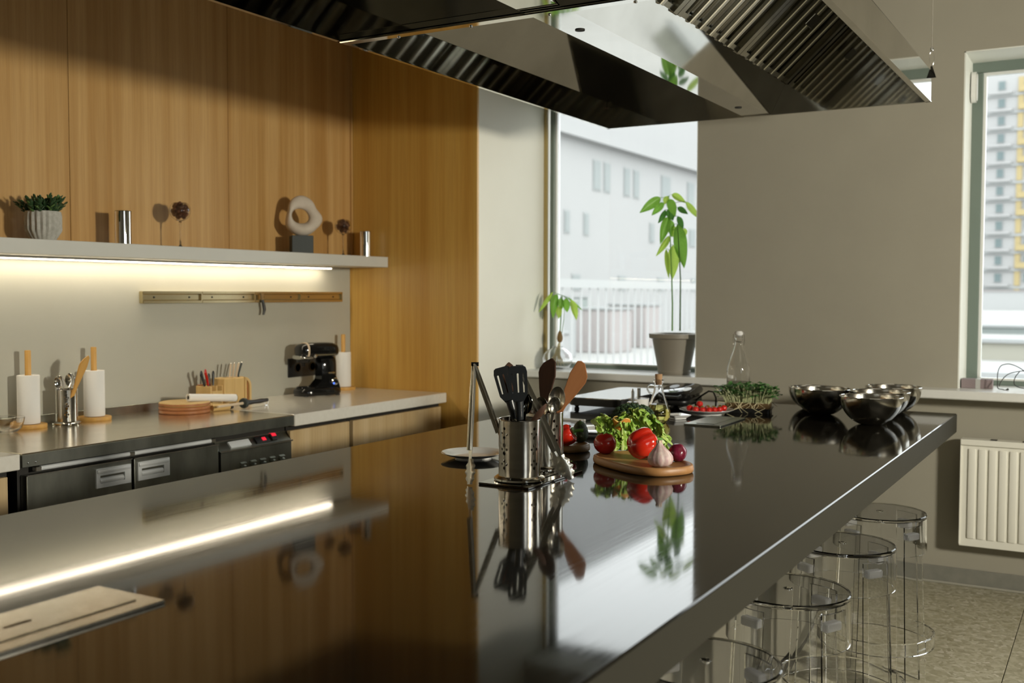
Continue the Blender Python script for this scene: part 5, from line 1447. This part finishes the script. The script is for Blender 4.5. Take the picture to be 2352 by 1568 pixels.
def make_stool(label, loc, rotz):
    t = thing('bar_stool', label, 'stool', loc, rotz, 'transparent bar stools along the island')
    rs = .165
    obj('seat', MB().lathe([(0,SH-.012), (.0095,SH-.012), (.0095,SH-.006), (.0,SH-.006)], 24).lathe([(.010,SH-.012), (rs-.004,SH-.012), (rs,SH-.009), (rs,SH-.003), (rs-.003,SH), (.014,SH), (.010,SH-.003)], 72, closed=True), 'stool_polycarbonate', t, angle=12)
    obj('skirt', MB().lathe([(rs-.0015,SH-.0135), (rs-.0005,SH-.05), (rs+.001,SH-.135), (rs-.0045,SH-.135), (rs-.006,SH-.05), (rs-.007,SH-.0135)], 72, closed=True), 'stool_polycarbonate', t, angle=50)
    lf_ = lambda z: .157+.028*(1-z/(SH-.03))
    for k in range(4):
        a = R(45+90*k)
        obj('leg', arc_shell(0, 0, 0, SH-.03, .0065, a-R(17), a+R(17), 8, 8, lf_), 'stool_polycarbonate', t, angle=50)
        obj('leg_gusset', MB().box(.128, .152, -.028, .028, SH-.08, SH-.055, .004).xf(Matrix.Rotation(a, 4, 'Z')), 'glint_polycarbonate', t)
    obj('foot_ring', MB().lathe([(.194,.165), (.199,.168), (.199,.212), (.194,.215), (.188,.212), (.188,.168)], 72, closed=True), 'stool_polycarbonate', t, angle=50)
    return t
s0 = make_stool('clear plastic bar stool closest to the camera, half under the island', (2.173, .768, 0), R(12))
for (xx, yy, rz, lab) in ((2.827, .766, 20, 'clear plastic bar stool second from the near island end'), (3.444, .760, 8, 'clear plastic bar stool third along, before the one by the wall'), (4.02, .754, 15, 'clear plastic bar stool closest to the window wall and radiator')):
    copy_tree(s0, (xx, yy, 0), R(rz), lab)

# ================================================================== outdoors
gnd = struct('ground', MB().box(6.2, 900, -300, 400, -.62, -.6), 'ground_concrete')
# white block seen through the first window
FY = 22.0
bl = thing('office_building', 'long white building with paired windows seen through the plant window', 'building', (26, FY, -.6))
ez = 9.2
obj('lower_block', MB().box(0, 60, 0, 8, 0, ez), 'facade_white', bl, False)
obj('eaves', MB().box(-.3, 60.3, -.5, 8, ez, ez+.45), 'facade_white', bl, False)
obj('upper_block', MB().box(0, 60, 2.4, 10, ez+.45, ez+6.5), 'facade_white', bl, False)
def fwin(x, z, w_, h_, m_='facade_glass_hazed'):
    o = obj('window', MB().box(x-26, x-26+w_, -.03, .02, z+.6, z+.6+h_), 'facade_pale', bl, False)
    obj('pane', MB().box(x-26+.08, x-26+w_-.08, -.06, -.03, z+.68, z+.6+h_-.08), m_, o, False)
for (xa, xb, zt, zb) in ((38.2, 39.4, 8.0, 6.3), (45.6, 46.5, 7.9, 6.4), (46.8, 47.6, 7.9, 6.4), (49.2, 50.0, 7.9, 6.4), (50.4, 51.2, 7.9, 6.4), (54.2, 55.6, 8.0, 6.4), (58.2, 59.4, 8.0, 6.4), (60.0, 61.0, 8.0, 6.4), (64.5, 66, 8.0, 6.4), (70, 72, 8.0, 6.4),
                         (42.6, 43.2, 5.3, 4.2), (44.6, 45.2, 5.3, 4.2), (52.6, 53.3, 5.3, 4.2), (58.6, 59.6, 5.3, 4.2), (61, 62, 5.3, 4.2), (38.5, 39.5, 5.3, 4.2), (66, 67, 5.3, 4.2)):
    fwin(xa, zb, xb-xa, zt-zb)
for k in range(9): fwin(33+k*5.2, 1.6, .9, .8, 'facade_glass_hazed')
# fence of slim pickets
fc = thing('picket_fence', 'white metal picket fence in front of the white building', 'fence', (12, 7.4, -.6), R(5))
for zz in (.25, 2.15): obj('rail', MB().box(-6, 34, -.03, .03, zz, zz+.14), 'fence_white', fc, False)
pm = MB().box(-.016, .016, -.015, .015, .1, 2.15).mesh('picket', False)
for k in range(100): obj('picket', pm, 'fence_white', fc, loc=(-6+k*.4, 0, 0))
for k in range(5):
    t = thing('concrete_block', ['pale concrete block beyond the fence nearest the building wing', 'pale greenish container beyond the fence', 'reddish low container beyond the fence', 'long grey block beyond the fence under the building', 'second reddish container beyond the fence'][k], 'container', ((23, 27, 33, 30, 37)[k], (14, 15.5, 15.2, 18.5, 15.6)[k], -.6), R(-4), 'things beyond the fence')
    w_, h_ = (4, 3.5, 1.6, 7, 1.4)[k], (.9, 1.8, 1.5, 1.9, 1.6)[k]
    m_ = ('facade_white', 'facade_pale', 'barrier_red', 'barrier_green', 'barrier_red')[k]
    obj('body', MB().box(0, w_, 0, 1.6, 0, h_, .03), m_, t, False)
    obj('top_edge', MB().box(-.05, w_+.05, -.05, 1.65, h_, h_+.08), 'facade_pale', t, False)
# apartment tower seen through the other window
tw = thing('apartment_tower', 'tall pale apartment tower with yellow panels seen through the window by the radiator', 'building', (200, 6, -.6), R(-7))
NF, fh = 13, 3.02
obj('core', MB().box(0, 14, -26, 26, 0, NF*fh+1.2), 'facade_white', tw, False)
wm = MB().box(-.15, .0, -.62, .62, 0, 1.6).mesh('window', False); pm_ = MB().box(-.2, -.12, -.5, .5, .1, 1.5).mesh('pane', False)
lg = MB().box(-.9, 0, -1.9, 1.9, 0, .35).mesh('balcony_slab', False)
yp = MB().box(-.25, 0, -.45, .45, 0, 2.6).mesh('yellow_panel', False)
yb = MB().box(-.95, -.85, -1.7, 1.7, .0, 1.0).mesh('balcony_front', False)
rn = random.Random(9)
for f_ in range(NF):
    z = f_*fh+.6
    obj('floor_band', MB().box(-.4, 0, -26, 26, z-.5, z-.1), 'facade_pale', tw, False)
    for c_ in range(11):
        y_ = -24+c_*4.6
        if not (-6 < y_ < 24): continue
        o = obj('window', wm, 'facade_pale', tw, loc=(0, y_, z+.6))
        obj('pane', pm_, 'facade_glass_dark', o)
        yellow = c_ in (6, 7, 3, 10)
        if yellow:
            obj('yellow_panel', yp, 'facade_yellow', tw, loc=(0, y_+1.5, z))
            obj('yellow_panel', yp, 'facade_yellow', tw, loc=(0, y_-1.5, z))
            if f_ % 3 != 1:
                b_ = obj('balcony_front', yb, 'facade_yellow', tw, loc=(0, y_, z))
        else:
            obj('balcony_slab', lg, 'facade_white', tw, loc=(0, y_, z-.1))
# low walls and slabs between
for k, (xx, z1_, m_, lab) in enumerate(((150, 1.9, 'fence_white', 'pale fence at the foot of the apartment tower'), (60, -.25, 'barrier_green', 'long greenish construction barrier beyond the window'), (36, -.05, 'kerb_beige', 'long beige stacked slab beyond the window'), (22, -.15, 'ground_olive', 'grey slab row closest to the window'))):
    t = thing('site_barrier', lab, 'barrier', (xx, 2, -.6), R(-5))
    h_ = z1_+.6
    obj('wall', MB().box(0, 2.0, -xx*.4, xx*.15-1, 0, max(.2, h_)), m_, t, False)
    obj('coping', MB().box(-.15, 2.15, -xx*.4, xx*.15-1, max(.2, h_), max(.2, h_)+.12), 'facade_pale' if k else 'barrier_red', t, False)
